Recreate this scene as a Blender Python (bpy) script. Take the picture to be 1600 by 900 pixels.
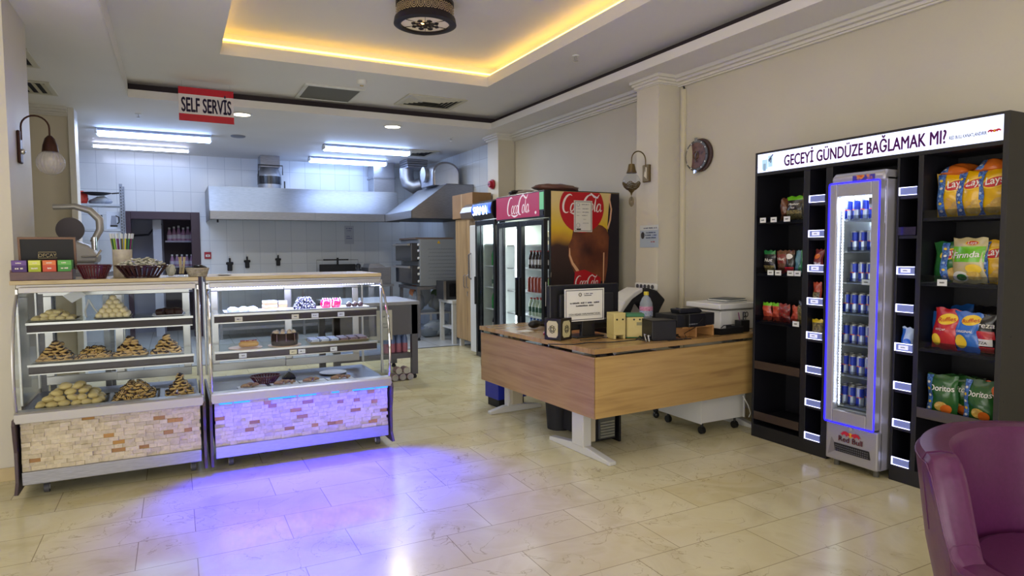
import bpy, bmesh, math, random
from mathutils import Vector, Matrix
from math import sin, cos, pi, radians as R
random.seed(7)
for o in list(bpy.data.objects): bpy.data.objects.remove(o)
SC = bpy.context.scene; COL = SC.collection

# ------------------------------------------------------------------ camera
cd = bpy.data.cameras.new('camera'); cam = bpy.data.objects.new('camera', cd); COL.objects.link(cam)
cd.sensor_width = 36; cd.lens = 36*1011.73/1600; cd.clip_start = 0.05; cd.clip_end = 60
yaw, pit, rol = R(27.44), R(-3.334), R(-0.3287)
f = Vector((sin(yaw)*cos(pit), cos(yaw)*cos(pit), sin(pit))); r = Vector((cos(yaw), -sin(yaw), 0)); u = r.cross(f)
r2 = r*cos(rol)+u*sin(rol); u2 = -r*sin(rol)+u*cos(rol)
cam.matrix_world = Matrix(((r2.x,u2.x,-f.x,0),(r2.y,u2.y,-f.y,0),(r2.z,u2.z,-f.z,1.48),(0,0,0,1)))
SC.camera = cam
# ------------------------------------------------------------------ world, view, room light
W = bpy.data.worlds.new('world'); SC.world = W; W.use_nodes = True
W.node_tree.nodes['Background'].inputs[0].default_value = (.55,.6,.75,1); W.node_tree.nodes['Background'].inputs[1].default_value = 0.6
SC.view_settings.view_transform = 'Standard'; SC.view_settings.look = 'None'
SC.view_settings.gamma = 1; SC.view_settings.use_curve_mapping = False
SC.view_settings.exposure = 0.45
def area(name, loc, rot, sx, sy, power, color):
    l = bpy.data.lights.new(name, 'AREA'); l.shape = 'RECTANGLE'; l.size = sx; l.size_y = sy; l.energy = power; l.color = color
    o = bpy.data.objects.new(name, l); o.location = loc; o.rotation_euler = rot; COL.objects.link(o); return o
WARM = (1,.95,.88)
area('cafe_rear_fill', (-1.0,-3.0,1.2), (R(90),0,R(0)), 7, 2.0, 116, (1,.99,.985))  # added fill behind the camera, brightens walls and ceiling; the wall there is solid
area('cafe_side_fill', (-5.9,1.0,1.2), (R(90),0,R(-90)), 6, 2.0, 78, (1,.99,.985))       # fill added from the left for right wall and ceiling, no window there
area('cafe_top_fill', (0.6,-.6,3.1), (0,0,0), 5, 3, 26, WARM)  # added overhead fill for soft room light, has no fitting
area('cafe_top_fill', (2.2,3.6,3.30), (0,0,0), 1.6, 2.6, 11, WARM)  # second added fill, under the raised ceiling without a lamp of its own
area('kitchen_top_fill', (0.4,10.2,3.05), (0,0,0), 2.6, 2.0, 30, (.66,.79,1))  # added fill below the tube lamps, lifts kitchen floor and ceiling
area('kitchen_top_fill', (3.0,11.0,3.05), (0,0,0), 1.4, 1.2, 12, (.66,.79,1))  # added fill for the right of the kitchen, besides the tube lamps
area('downlight_beam', (.77,8.57,3.12), (0,0,0), .18, .18, 16, (1,.95,.85)); area('downlight_beam', (2.64,8.53,3.12), (0,0,0), .18, .18, 18, (1,.95,.85))

# ------------------------------------------------------------------ materials
def lin(c):
    if isinstance(c, str): c = [int(c[i:i+2],16)/255 for i in (0,2,4)]
    return tuple((x/12.92 if x<=.04045 else ((x+.055)/1.055)**2.4) for x in c)+(1,)
MC = {}
def mat(name, col=None, rough=.5, metal=0, emit=0, ecol=None, spec=.5, coat=0, alpha=1, trans=0):
    if name in MC: return MC[name]
    m = bpy.data.materials.new(name); m.use_nodes = True; b = m.node_tree.nodes['Principled BSDF']
    b.inputs['Base Color'].default_value = lin(col); b.inputs['Roughness'].default_value = rough; b.inputs['Metallic'].default_value = metal
    b.inputs['Specular IOR Level'].default_value = spec; b.inputs['Coat Weight'].default_value = coat; b.inputs['Alpha'].default_value = alpha
    b.inputs['Transmission Weight'].default_value = trans
    if emit: b.inputs['Emission Color'].default_value = lin(ecol or col); b.inputs['Emission Strength'].default_value = emit
    m.diffuse_color = lin(col); MC[name] = m; return m
def nodes(m): return m.node_tree.nodes, m.node_tree.links, m.node_tree.nodes['Principled BSDF']
def N(n, t, **k):
    x = n.new(t)
    for a, v in k.items(): setattr(x, a, v)
    return x
def ramp(n, pts):
    x = n.new('ShaderNodeValToRGB'); e = x.color_ramp.elements
    while len(e) < len(pts): e.new(.5)
    for i, (p, c) in enumerate(pts): e[i].position = p; e[i].color = lin(c)
    return x
def noisy(name, cols, scale=(1,1,1), ns=5, rough=.5, metal=0, detail=4, bump=0, dist=0, spec=.5, coat=0):
    """base colour from a stretched noise through a ramp, object coordinates"""
    if name in MC: return MC[name]
    m = mat(name, cols[0], rough, metal, spec=spec, coat=coat); n, l, b = nodes(m)
    tc = N(n,'ShaderNodeTexCoord'); mp = N(n,'ShaderNodeMapping'); mp.inputs['Scale'].default_value = scale
    nz = N(n,'ShaderNodeTexNoise'); nz.inputs['Scale'].default_value = ns; nz.inputs['Detail'].default_value = detail; nz.inputs['Distortion'].default_value = dist
    rp = ramp(n, [(.3+.4*i/(len(cols)-1), c) for i, c in enumerate(cols)])
    l.new(tc.outputs['Object'], mp.inputs[0]); l.new(mp.outputs[0], nz.inputs['Vector']); l.new(nz.outputs[0], rp.inputs[0]); l.new(rp.outputs[0], b.inputs['Base Color'])
    if bump:
        bp = N(n,'ShaderNodeBump'); bp.inputs['Strength'].default_value = bump; bp.inputs['Distance'].default_value = .01
        l.new(nz.outputs[0], bp.inputs['Height']); l.new(bp.outputs[0], b.inputs['Normal'])
    return m
def glass(name, tint='ffffff', refl=.12, ior=1.45):
    if name in MC: return MC[name]
    m = bpy.data.materials.new(name); m.use_nodes = True; n, l = m.node_tree.nodes, m.node_tree.links; n.clear()
    o = N(n,'ShaderNodeOutputMaterial'); t = N(n,'ShaderNodeBsdfTransparent'); g = N(n,'ShaderNodeBsdfGlossy'); mx = N(n,'ShaderNodeMixShader')
    lw = N(n,'ShaderNodeLayerWeight'); lw.inputs[0].default_value = .5
    pw = N(n,'ShaderNodeMath', operation='POWER'); pw.inputs[1].default_value = 5; l.new(lw.outputs['Facing'], pw.inputs[0])
    f0 = ((ior-1)/(ior+1))**2*.4
    fr = N(n,'ShaderNodeMath', operation='MULTIPLY_ADD'); fr.inputs[1].default_value = .6*(1-f0); fr.inputs[2].default_value = f0; l.new(pw.outputs[0], fr.inputs[0])
    t.inputs[0].default_value = lin(tint); g.inputs['Roughness'].default_value = .03
    l.new(fr.outputs[0], mx.inputs[0]); l.new(t.outputs[0], mx.inputs[1]); l.new(g.outputs[0], mx.inputs[2]); l.new(mx.outputs[0], o.inputs[0])
    MC[name] = m; return m
def emis(name, col, s): return mat(name, col, .6, emit=s, ecol=col)

wallp = noisy('wall_paint', ['C0BAAA','C7C1B1'], ns=1.2, rough=.55, detail=2)
pilp = noisy('pillar_paint', ['C8C1B0','CFC8B8'], ns=1.5, rough=.5, detail=2)
ceilp = noisy('ceiling_paint', ['DEDBD8','E4E1DE'], ns=1, rough=.6, detail=2)
white_trim = mat('white_trim', 'D6D2CA', .45)
gap_shade = mat('gap_shade', '3A3036', .8)  # shade of the unlit ceiling recess put into the colour
def floor_mat():
    m = mat('marble_tiles', 'CFC4A0', .12, spec=.5); n, l, b = nodes(m)
    tc = N(n,'ShaderNodeTexCoord'); mp = N(n,'ShaderNodeMapping'); mp.inputs['Location'].default_value = (-.05,-.036,0)
    br = N(n,'ShaderNodeTexBrick'); br.inputs['Scale'].default_value = 1; br.inputs['Brick Width'].default_value = .71; br.inputs['Row Height'].default_value = .338
    br.inputs['Mortar Size'].default_value = .0022; br.inputs['Mortar Smooth'].default_value = .2; br.inputs['Bias'].default_value = 0; br.offset = .37; br.offset_frequency = 2; br.squash = 1
    br.inputs['Color1'].default_value = lin('D0C69C'); br.inputs['Color2'].default_value = lin('DAD2AC'); br.inputs['Mortar'].default_value = lin('978B6C')
    nz = N(n,'ShaderNodeTexNoise'); nz.inputs['Scale'].default_value = 2.2; nz.inputs['Detail'].default_value = 8; nz.inputs['Distortion'].default_value = 1.2
    rp = ramp(n, [(.3,'C3B48C'),(.5,'FFFFFF'),(.7,'E9DEC0')])
    mx = N(n,'ShaderNodeMix', data_type='RGBA', blend_type='MULTIPLY'); mx.inputs[0].default_value = .34
    # dark hairline veins
    vn = N(n,'ShaderNodeTexNoise'); vn.inputs['Scale'].default_value = 2.6; vn.inputs['Detail'].default_value = 9; vn.inputs['Distortion'].default_value = 1.6
    sb = N(n,'ShaderNodeMath', operation='SUBTRACT'); sb.inputs[1].default_value = .5
    ab = N(n,'ShaderNodeMath', operation='ABSOLUTE'); mr = N(n,'ShaderNodeMapRange'); mr.inputs[1].default_value = 0; mr.inputs[2].default_value = .006; mr.inputs[3].default_value = 1; mr.inputs[4].default_value = 0
    msk = N(n,'ShaderNodeTexNoise'); msk.inputs['Scale'].default_value = 1.7; mm = N(n,'ShaderNodeMapRange'); mm.inputs[1].default_value = .40; mm.inputs[2].default_value = .52
    mu = N(n,'ShaderNodeMath', operation='MULTIPLY'); v2 = N(n,'ShaderNodeMix', data_type='RGBA'); v2.inputs[7].default_value = lin('8D7B52')
    ml = N(n,'ShaderNodeMath', operation='MULTIPLY'); ml.inputs[1].default_value = .65
    l.new(tc.outputs['Object'], mp.inputs[0]); l.new(mp.outputs[0], br.inputs[0])
    for x in (nz, vn, msk): l.new(tc.outputs['Object'], x.inputs['Vector'])
    l.new(nz.outputs[0], rp.inputs[0]); l.new(br.outputs['Color'], mx.inputs[6]); l.new(rp.outputs[0], mx.inputs[7])
    l.new(vn.outputs[0], sb.inputs[0]); l.new(sb.outputs[0], ab.inputs[0]); l.new(ab.outputs[0], mr.inputs[0]); l.new(msk.outputs[0], mm.inputs[0])
    l.new(mr.outputs[0], mu.inputs[0]); l.new(mm.outputs[0], mu.inputs[1]); l.new(mu.outputs[0], ml.inputs[0]); l.new(ml.outputs[0], v2.inputs[0])
    l.new(mx.outputs[2], v2.inputs[6]); l.new(v2.outputs[2], b.inputs['Base Color'])
    r_ = N(n,'ShaderNodeMapRange'); r_.inputs[3].default_value = .13; r_.inputs[4].default_value = .30; l.new(nz.outputs[0], r_.inputs[0]); l.new(r_.outputs[0], b.inputs['Roughness'])
    return m
marble = floor_mat()
def tile_mat(name, axis, c1, c2, mor, w, h, rough=.08):
    m = mat(name, c1, rough); n, l, b = nodes(m)
    tc = N(n,'ShaderNodeTexCoord'); sp = N(n,'ShaderNodeSeparateXYZ'); cb = N(n,'ShaderNodeCombineXYZ')
    br = N(n,'ShaderNodeTexBrick'); br.offset = 0; br.inputs['Scale'].default_value = 1; br.inputs['Brick Width'].default_value = w; br.inputs['Row Height'].default_value = h
    br.inputs['Mortar Size'].default_value = .004; br.inputs['Color1'].default_value = lin(c1); br.inputs['Color2'].default_value = lin(c2); br.inputs['Mortar'].default_value = lin(mor)
    l.new(tc.outputs['Object'], sp.inputs[0]); l.new(sp.outputs[axis[0]], cb.inputs[0]); l.new(sp.outputs[axis[1]], cb.inputs[1]); l.new(cb.outputs[0], br.inputs[0]); l.new(br.outputs['Color'], b.inputs['Base Color'])
    bp = N(n,'ShaderNodeBump'); bp.inputs['Strength'].default_value = .25; bp.inputs['Distance'].default_value = .01; bp.invert = True
    nz = N(n,'ShaderNodeTexNoise'); nz.inputs['Scale'].default_value = 3.5
    ad = N(n,'ShaderNodeMath', operation='ADD'); l.new(tc.outputs['Object'], nz.inputs['Vector']); l.new(nz.outputs[0], ad.inputs[0]); l.new(br.outputs['Fac'], ad.inputs[1]); l.new(ad.outputs[0], bp.inputs['Height']); l.new(bp.outputs[0], b.inputs['Normal'])
    return m
tile_xz = tile_mat('glazed_wall_tiles', (0,2), 'D4DAE0','DAE0E6','BCC4CE', .275,.42, .2)
tile_yz = tile_mat('glazed_side_tiles', (1,2), 'D4DAE0','DAE0E6','B8BEC6', .275,.42, .2)
kfloor = tile_mat('kitchen_floor_tiles', (0,1), 'B9BCBC','C2C4C2','8C8E8E', .4,.4, .25)
def steel_m(name, c1, c2, scale, rough=.3):
    return noisy(name, [c1,c2], scale=scale, ns=14, rough=rough, metal=.9, detail=3)
steel = steel_m('brushed_steel', '98989C','A8A8AC', (1,1,22), .42)
steel_d = steel_m('dull_steel', '86868C','9A9AA0', (1,1,14), .38)
alu = mat('aluminium', 'B4B2B0', .3, .85)
alu_w = mat('satin_aluminium', 'A8A49E', .4, .5)
chrome = mat('chrome', 'D8D8DC', .08, 1)
brown_panel = mat('brown_enamel_panel', '4A3C40', .35)
shelf_brown = mat('brown_shelf_edge', '281A1A', .5)
black = mat('black_plastic', '141416', .4); black_m = mat('matt_black', '17171C', .6)
blackboard = mat('black_laminate', '15151C', .42)
white_p = mat('white_plastic', 'DEDEDC', .4); white_lam = mat('white_laminate', 'D2D2CE', .4); paper = mat('paper', 'E8E6DE', .7)
pine = noisy('pale_wood', ['B8A47C','C4B28C','AC9870'], scale=(1,8,8), ns=4, rough=.45)
def wood(name, cols, sc, rough=.32):
    m = noisy(name, cols, scale=sc, ns=2.0, rough=rough, detail=8, dist=.35)
    return m
oak = wood('oak_laminate', ['A07E4E','B4925A','BE9C62','AA8850'], (.6,1.0,9))
oak_top = wood('oak_laminate_top', ['927048','A68452','B08E5E','9C7A4E'], (.6,8,1), .22)
cab_wood = wood('beech_laminate', ['8E7350','A88B63','B6986E'], (10,10,.8), .4)
dark_wood = wood('dark_tea_box_wood', ['40201A','56302A','4A261E'], (3,8,8), .35)
leather = noisy('purple_leather', ['4E1A44','551E4B'], ns=60, rough=.36, detail=3, bump=.03)
g_case = glass('display_glass', 'F4F8F8', ior=1.42)
g_clear = glass('clear_plastic', 'F6F8FA', ior=1.35)
g_door = glass('fridge_glass', 'EEF4F6', ior=1.35)
led_white = emis('white_led', 'D0D8FF', 7)
led_blue = emis('blue_led', '1C14FF', 3.2)

# ------------------------------------------------------------------ mesh builder
def I(): return Matrix.Identity(4)
def T(x=0,y=0,z=0): return Matrix.Translation((x,y,z))
def RX(a): return Matrix.Rotation(R(a),4,'X')
def RY(a): return Matrix.Rotation(R(a),4,'Y')
def RZ(a): return Matrix.Rotation(R(a),4,'Z')
def S(x,y,z): return Matrix.Diagonal((x,y,z,1))
_txt = {}
def text_mesh(s, bold=0.0):
    k = (s, bold)
    if k not in _txt:
        c = bpy.data.curves.new('t','FONT'); c.body = s; c.size = 1; c.align_x = 'CENTER'; c.offset = bold; c.resolution_u = 3
        o = bpy.data.objects.new('t', c); COL.objects.link(o); dg = bpy.context.evaluated_depsgraph_get()
        me = bpy.data.meshes.new_from_object(o.evaluated_get(dg))
        _txt[k] = ([tuple(v.co) for v in me.vertices], [tuple(p.vertices) for p in me.polygons])
        bpy.data.objects.remove(o); bpy.data.meshes.remove(me); bpy.data.curves.remove(c)
    return _txt[k]
class MB:
    def __init__(s): s.v=[]; s.f=[]; s.mi=[]; s.mats=[]; s.M=I(); s.fn=None
    def m(s, m):
        if m not in s.mats: s.mats.append(m)
        return s.mats.index(m)
    def add(s, vs, fs, m):
        b = len(s.v); i = s.m(m)
        for p in vs:
            p = s.M @ Vector(p)
            if s.fn: p = s.fn(p)
            s.v.append(tuple(p))
        for q in fs: s.f.append(tuple(b+j for j in q)); s.mi.append(i)
        return s
    def box(s, x0,x1,y0,y1,z0,z1, m):
        vs = [(x,y,z) for z in (z0,z1) for y in (y0,y1) for x in (x0,x1)]
        return s.add(vs, [(0,2,3,1),(4,5,7,6),(0,1,5,4),(2,6,7,3),(0,4,6,2),(1,3,7,5)], m)
    def cyl(s, p0, p1, r, m, r2=None, n=16, caps=True):
        p0=Vector(p0); p1=Vector(p1); d=(p1-p0).normalized(); a=d.orthogonal().normalized(); b=d.cross(a); r2 = r if r2 is None else r2
        vs=[]; 
        for p, rr in ((p0,r),(p1,r2)):
            for i in range(n): t=2*pi*i/n; vs.append(tuple(p+a*cos(t)*rr+b*sin(t)*rr))
        fs=[(i,(i+1)%n,n+(i+1)%n,n+i) for i in range(n)]
        if caps: fs += [tuple(range(n-1,-1,-1)), tuple(range(n,2*n))]
        return s.add(vs, fs, m)
    def lathe(s, prof, m, c=(0,0,0), n=20, cap=True, mats=None):
        k=len(prof); vs=[(c[0]+r_*cos(2*pi*i/n), c[1]+r_*sin(2*pi*i/n), c[2]+z) for (r_,z) in prof for i in range(n)]
        for j in range(k-1):
            pass
        b = len(s.v); s.add(vs, [], m)
        for j in range(k-1):
            mm = s.m(mats[j] if mats else m)
            for i in range(n): s.f.append((b+j*n+i, b+j*n+(i+1)%n, b+(j+1)*n+(i+1)%n, b+(j+1)*n+i)); s.mi.append(mm)
        if cap:
            s.f.append(tuple(b+i for i in range(n-1,-1,-1))); s.mi.append(s.m(mats[0] if mats else m))
            s.f.append(tuple(b+(k-1)*n+i for i in range(n))); s.mi.append(s.m(mats[-1] if mats else m))
        return s
    def tube(s, pts, r, m, n=8, closed=False):
        P=[Vector(p) for p in pts]; k=len(P); vs=[]; a=None
        for i,p in enumerate(P):
            if closed: d=(P[(i+1)%k]-P[i-1]).normalized()
            else: d=(P[min(i+1,k-1)]-P[max(i-1,0)]).normalized()
            if a is None: a=d.orthogonal().normalized()
            a=(a-d*a.dot(d)); a = a.normalized() if a.length>1e-6 else d.orthogonal().normalized(); b=d.cross(a)
            rr = r[i] if isinstance(r,(list,tuple)) else r
            for j in range(n): t=2*pi*j/n; vs.append(tuple(p+a*cos(t)*rr+b*sin(t)*rr))
        K = k if closed else k-1
        fs=[(i*n+j, i*n+(j+1)%n, ((i+1)%k)*n+(j+1)%n, ((i+1)%k)*n+j) for i in range(K) for j in range(n)]
        if not closed: fs += [tuple(range(n-1,-1,-1)), tuple(range((k-1)*n,k*n))]
        return s.add(vs, fs, m)
    def prism(s, poly, axis, a0, a1, m, m2=None):
        """poly of 2-d points; axis 'x': (y,z); 'y': (x,z); 'z': (x,y)"""
        def P(p,a): return {'x':(a,p[0],p[1]),'y':(p[0],a,p[1]),'z':(p[0],p[1],a)}[axis]
        n=len(poly); vs=[P(p,a0) for p in poly]+[P(p,a1) for p in poly]
        s.add(vs, [tuple(range(n-1,-1,-1)), tuple(range(n,2*n))]+[(i,(i+1)%n,n+(i+1)%n,n+i) for i in range(n)], m); return s
    def grid(s, fn, nu, nv, m, closed_u=False, mf=None):
        vs=[fn(i/(nu if closed_u else nu-1), j/(nv-1)) for i in range(nu) for j in range(nv)]
        b=len(s.v); s.add(vs, [], m); K = nu if closed_u else nu-1
        for i in range(K):
            for j in range(nv-1):
                a=i*nv+j; c=((i+1)%nu)*nv+j
                s.f.append((b+a,b+c,b+c+1,b+a+1)); s.mi.append(s.m(mf(i/K,j/(nv-1)) if mf else m))
        return s
    def ball(s, c, rx, m, ry=None, rz=None, nu=14, nv=8, jit=0):
        ry=rx if ry is None else ry; rz=rx if rz is None else rz
        vs=[(c[0],c[1],c[2]-rz)]; 
        for j in range(1,nv):
            p=pi*j/nv
            for i in range(nu):
                t=2*pi*i/nu; k=1+random.uniform(-jit,jit); vs.append((c[0]+rx*sin(p)*cos(t)*k, c[1]+ry*sin(p)*sin(t)*k, c[2]-rz*cos(p)*k))
        vs.append((c[0],c[1],c[2]+rz)); L=len(vs)-1
        fs=[(0,1+(i+1)%nu,1+i) for i in range(nu)]
        for j in range(nv-2):
            for i in range(nu): a=1+j*nu; fs.append((a+i,a+(i+1)%nu,a+nu+(i+1)%nu,a+nu+i))
        a=1+(nv-2)*nu; fs += [(a+i,a+(i+1)%nu,L) for i in range(nu)]
        return s.add(vs, fs, m)
    def text(s, txt, m, size, mtx, sx=1.0, bold=0.0, shear=0.0, fit=None, slant=0):
        """letters lie in local x-z plane facing -y, baseline at z 0, centred on x"""
        V, F = text_mesh(txt, 0.0)
        if not V: return s
        if bold:
            b0 = bold*.75; n0 = len(V); V2 = []; F2 = []
            for q, (dx, dz) in enumerate(((-b0,0),(b0,0),(0,b0*.6),(0,-b0*.6))):
                V2 += [(x+dx, y+dz, 0) for x, y, z in V]; F2 += [tuple(q*n0+j for j in p) for p in F]
            V, F = V2, F2
        if fit:
            w = max(v[0] for v in V)-min(v[0] for v in V); sx = fit/(w*size); 
            off = (max(v[0] for v in V)+min(v[0] for v in V))/2
        else: off = 0
        old = s.M; s.M = old @ mtx
        s.add([((x-off+shear*y)*size*sx, 0, y*size) for x,y,z in V], F, m); s.M = old; return s
    def ribbon(s, pts, w, m, mtx):
        """flat calligraphic stroke in x-z plane: w float or list"""
        n=len(pts); vs=[]
        for i,(x,z) in enumerate(pts):
            a=pts[max(i-1,0)]; b=pts[min(i+1,n-1)]; dx,dz=b[0]-a[0],b[1]-a[1]; L=math.hypot(dx,dz) or 1
            ww=(w[i] if isinstance(w,list) else w)/2; nx,nz=-dz/L*ww,dx/L*ww
            vs += [(x+nx,0,z+nz),(x-nx,0,z-nz)]
        old=s.M; s.M=old@mtx; s.add(vs, [(2*i,2*i+1,2*i+3,2*i+2) for i in range(n-1)], m); s.M=old; return s
    def build(s, name, parent=None, bevel=0, smooth=False, sub=0, bseg=2, loc=None, rotz=0):
        me=bpy.data.meshes.new(name); me.from_pydata(s.v, [], s.f); 
        for m_ in s.mats: me.materials.append(m_)
        me.polygons.foreach_set('material_index', s.mi); 
        bm=bmesh.new(); bm.from_mesh(me); bmesh.ops.recalc_face_normals(bm, faces=bm.faces) if smooth!='keep' else None; bm.to_mesh(me); bm.free()
        if smooth:
            me.shade_smooth(); me.set_sharp_from_angle(angle=R(40))
        me.update(); o=bpy.data.objects.new(name, me); COL.objects.link(o)
        if parent: o.parent=parent
        if loc: o.location=loc
        if rotz: o.rotation_euler.z=R(rotz)
        if bevel:
            b=o.modifiers.new('bevel','BEVEL'); b.width=bevel; b.segments=bseg; b.limit_method='ANGLE'; b.angle_limit=R(40)
        if sub: k=o.modifiers.new('sub','SUBSURF'); k.levels=sub; k.render_levels=sub
        return o
def B(*a): return MB().box(*a)
def tag(o, label, cat, group=None):
    o['label']=label; o['category']=cat
    if group: o['group']=group
    return o
def thing(name, label, cat, loc=(0,0,0), rotz=0, group=None):
    o=bpy.data.objects.new(name, None); COL.objects.link(o); o.location=loc; o.rotation_euler=(0,0,R(rotz)); o.empty_display_size=.05
    return tag(o,label,cat,group)
def struct(o): o['kind']='structure'; return o
def copy_tree(o, parent=None):
    c=o.copy(); COL.objects.link(c); c.parent=parent
    for ch in [x for x in ALLCH.get(o.name, [])] if False else list(o.children): copy_tree(ch, c)
    return c
def dup(root, loc, rotz=None, label=None, group=None, cat=None, scale=None, rot=None):
    c=copy_tree(root); c.location=loc
    if rotz is not None: c.rotation_euler.z=R(rotz)
    if rot: c.rotation_euler=[R(a) for a in rot]
    if label: c['label']=label
    if group: c['group']=group
    if scale: c.scale=scale if isinstance(scale,(tuple,list)) else (scale,)*3
    return c
class Proto:
    """first placement moves the original, later ones copy it"""
    def __init__(s, o): s.o=o; s.used=False
    def put(s, loc, rotz=0, label=None, group=None, scale=None, rot=None):
        if not s.used:
            s.used=True; o=s.o
        else: o=copy_tree(s.o)
        o.location=loc; o.rotation_euler=(0,0,R(rotz)) if rot is None else tuple(R(a) for a in rot)
        if label: o['label']=label
        if group: o['group']=group
        o.scale=(1,1,1) if scale is None else (scale if isinstance(scale,(tuple,list)) else (scale,)*3)
        return o

def scribble(m, mt, lines, y=0, seed=0):
    """illegible print: rows of short strokes (xc, z, width, height) facing -y"""
    rd=random.Random(seed)
    for (xc,z,w,h) in lines:
        x=xc-w/2
        while x<xc+w/2:
            ww=min(rd.uniform(.3,.9)*h, xc+w/2-x)
            if rd.random()<.86:
                hh=h*rd.uniform(.7,1); m.add([(x,y,z),(x+ww*.75,y,z),(x+ww*.75,y,z+hh),(x,y,z+hh)],[(0,1,2,3)],mt)
            x+=ww
    return m
def coca(m, mt, w, mtx, k=1.0):
    """flowing white script reading Coca-Cola, about 10 units wide, scaled to width w"""
    s_=w/10.0
    def A(cx,cz,rx,rz,a0,a1,n=14,sh=.25): return [((cx+rx*cos(R(a0+(a1-a0)*i/n))+sh*rz*sin(R(a0+(a1-a0)*i/n)))*s_, (cz+rz*sin(R(a0+(a1-a0)*i/n)))*s_) for i in range(n+1)]
    def W(n,a,b): return [(a+(b-a)*sin(pi*i/n))*s_*k for i in range(n+1)]
    def st(p,a=.12,b=.42): m.ribbon(p, W(len(p)-1,a,b), mt, mtx)
    st(A(1.5,1.9,1.15,1.9,60,295,20),.12,.5)                 # first C
    st([((1.9+.55*i)*s_,(.15-.38*sin(pi*i/5*.9)-.02*i)*s_) for i in range(7)],.12,.42)       # tail sweeping under
    st(A(2.55,1.15,.42,.85,0,360),.10,.3)                     # o
    st(A(3.65,1.15,.45,.85,50,320),.10,.34)                   # c
    st(A(4.6,1.15,.42,.85,0,360),.10,.3); st([(5.15*s_,1.95*s_),(5.0*s_,.9*s_),(5.1*s_,.35*s_),(5.45*s_,.6*s_)],.12,.3)   # a
    st(A(6.5,1.9,1.1,1.9,75,285,20),.12,.5)                   # second C
    st([(x*s_,z*s_) for x,z in ((6.6,3.8),(7.3,4.1),(8.1,3.5),(8.9,3.3),(9.4,4.0))],.12,.45)   # top swash
    st(A(7.35,1.15,.42,.85,0,360),.10,.3)                     # o
    st([(x*s_,z*s_) for x,z in ((8.55,3.4),(8.3,2.2),(8.1,1.0),(8.2,.35),(8.5,.55))],.12,.36)   # l
    st(A(9.15,1.15,.42,.85,0,360),.10,.3); st([(9.75*s_,1.95*s_),(9.6*s_,.9*s_),(9.7*s_,.35*s_),(10.1*s_,.7*s_)],.12,.3)    # a
    return m
CHAIR_LOC=(2.57,.95,0); CHAIR_ROT=-4
# ================================================================== SETTING
XW=4.42; H=3.15; H2=3.33; H3=3.58; YK=12.6
o=struct(B(-6.2,4.6,-3.2,9.32,-.1,0, marble).build('floor'))
o=struct(B(-3.4,4.6,9.32,14.2,-.1,0, kfloor).build('floor'))
struct(B(-1.0,4.42,9.29,9.34,-.02,.004, mat('threshold','4E5254',.4)).build('trim_1'))
struct(B(XW,XW+.15,-3.2,8.75,-.1,3.7, wallp).build('wall_right'))
struct(B(XW,XW+.15,8.75,YK+.1,-.1,3.7, tile_yz).build('wall_right_kitchen'))
m=MB(); m.box(-3.4,-.66,YK,YK+.12,0,H,tile_xz); m.box(.28,XW+.1,YK,YK+.12,0,H,tile_xz); m.box(-.66,.28,YK,YK+.12,2.08,H,tile_xz)
struct(m.build('wall_back'))
struct(B(-3.4,-3.25,9.15,YK,0,H,tile_yz).build('wall_left_kitchen'))
struct(B(-6.2,-6.05,-3.2,5.2,0,3.7,wallp).build('wall_left'))
struct(B(-6.2,4.6,-3.3,-3.15,0,3.7,wallp).build('wall_front'))
# left pillar, its front face towards the cafe
struct(B(-6.2,-.925,5.2,5.95,0,H,pilp).build('wall_pillar'))
struct(B(-4.2,-4.05,5.95,9.1,0,H,wallp).build('wall_left'))
struct(B(-4.2,-1.05,9.1,9.3,0,H,noisy('tan_wall_paint',['CFC5B0','D6CCB8'],ns=1.2,rough=.6,detail=2)).build('wall_partition'))
struct(B(-1.05,-.985,9.06,9.34,0,H,white_trim).build('trim_2', bevel=.004))
m=MB(); m.box(-6.0,-.905,5.18,5.2,0,.085,noisy('skirting_marble',['BCA77A','CDBB92'],ns=5,rough=.2)); m.box(-.925,-.905,5.2,5.95,0,.085,MC['skirting_marble'])
struct(m.build('baseboard_left', bevel=.002))
struct(B(XW-.012,XW,-3.1,8.7,0,.085,MC['skirting_marble']).build('baseboard_right'))
# pilasters on the right wall
struct(B(4.15,XW,4.93,5.26,0,H,pilp).build('wall_pilaster', bevel=.004))
struct(B(4.15,XW,8.40,8.75,0,H,pilp).build('wall_pilaster', bevel=.004))
# ceilings
def ring(x0,x1,y0,y1,X0,X1,Y0,Y1,z0,z1,mt):
    m=MB()
    m.box(X0,x0,Y0,Y1,z0,z1,mt); m.box(x1,X1,Y0,Y1,z0,z1,mt); m.box(x0,x1,Y0,y0,z0,z1,mt); m.box(x0,x1,y1,Y1,z0,z1,mt); return m
struct(ring(-.4,3.93,-1.6,8.17,-6.2,4.6,-3.2,14.0,H,H+.085,ceilp).build('ceiling'))
struct(ring(-.40,4.07,-1.76,8.33,-.5,4.5,-1.9,8.6,H+.085,H2,gap_shade).build('trim_3'))
struct(B(-.402,-.395,-1.7,8.17,H+.0,H2,ceilp).build('trim_11'))
struct(ring(.43,3.2,.2,6.74,-.6,4.6,-2,8.6,H2,H2+.11,ceilp).build('ceiling_upper'))
struct(ring(.27,3.36,.04,6.90,.1,3.5,-.1,7.1,H2+.11,H3,ceilp).build('trim_4'))
struct(B(.1,3.5,-.1,7.1,H3,H3+.05,ceilp).build('ceiling_tray'))
struct(B(-3.2,2.5,12.72,14.1,H-.6,H,ceilp).build('ceiling_store'))
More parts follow.
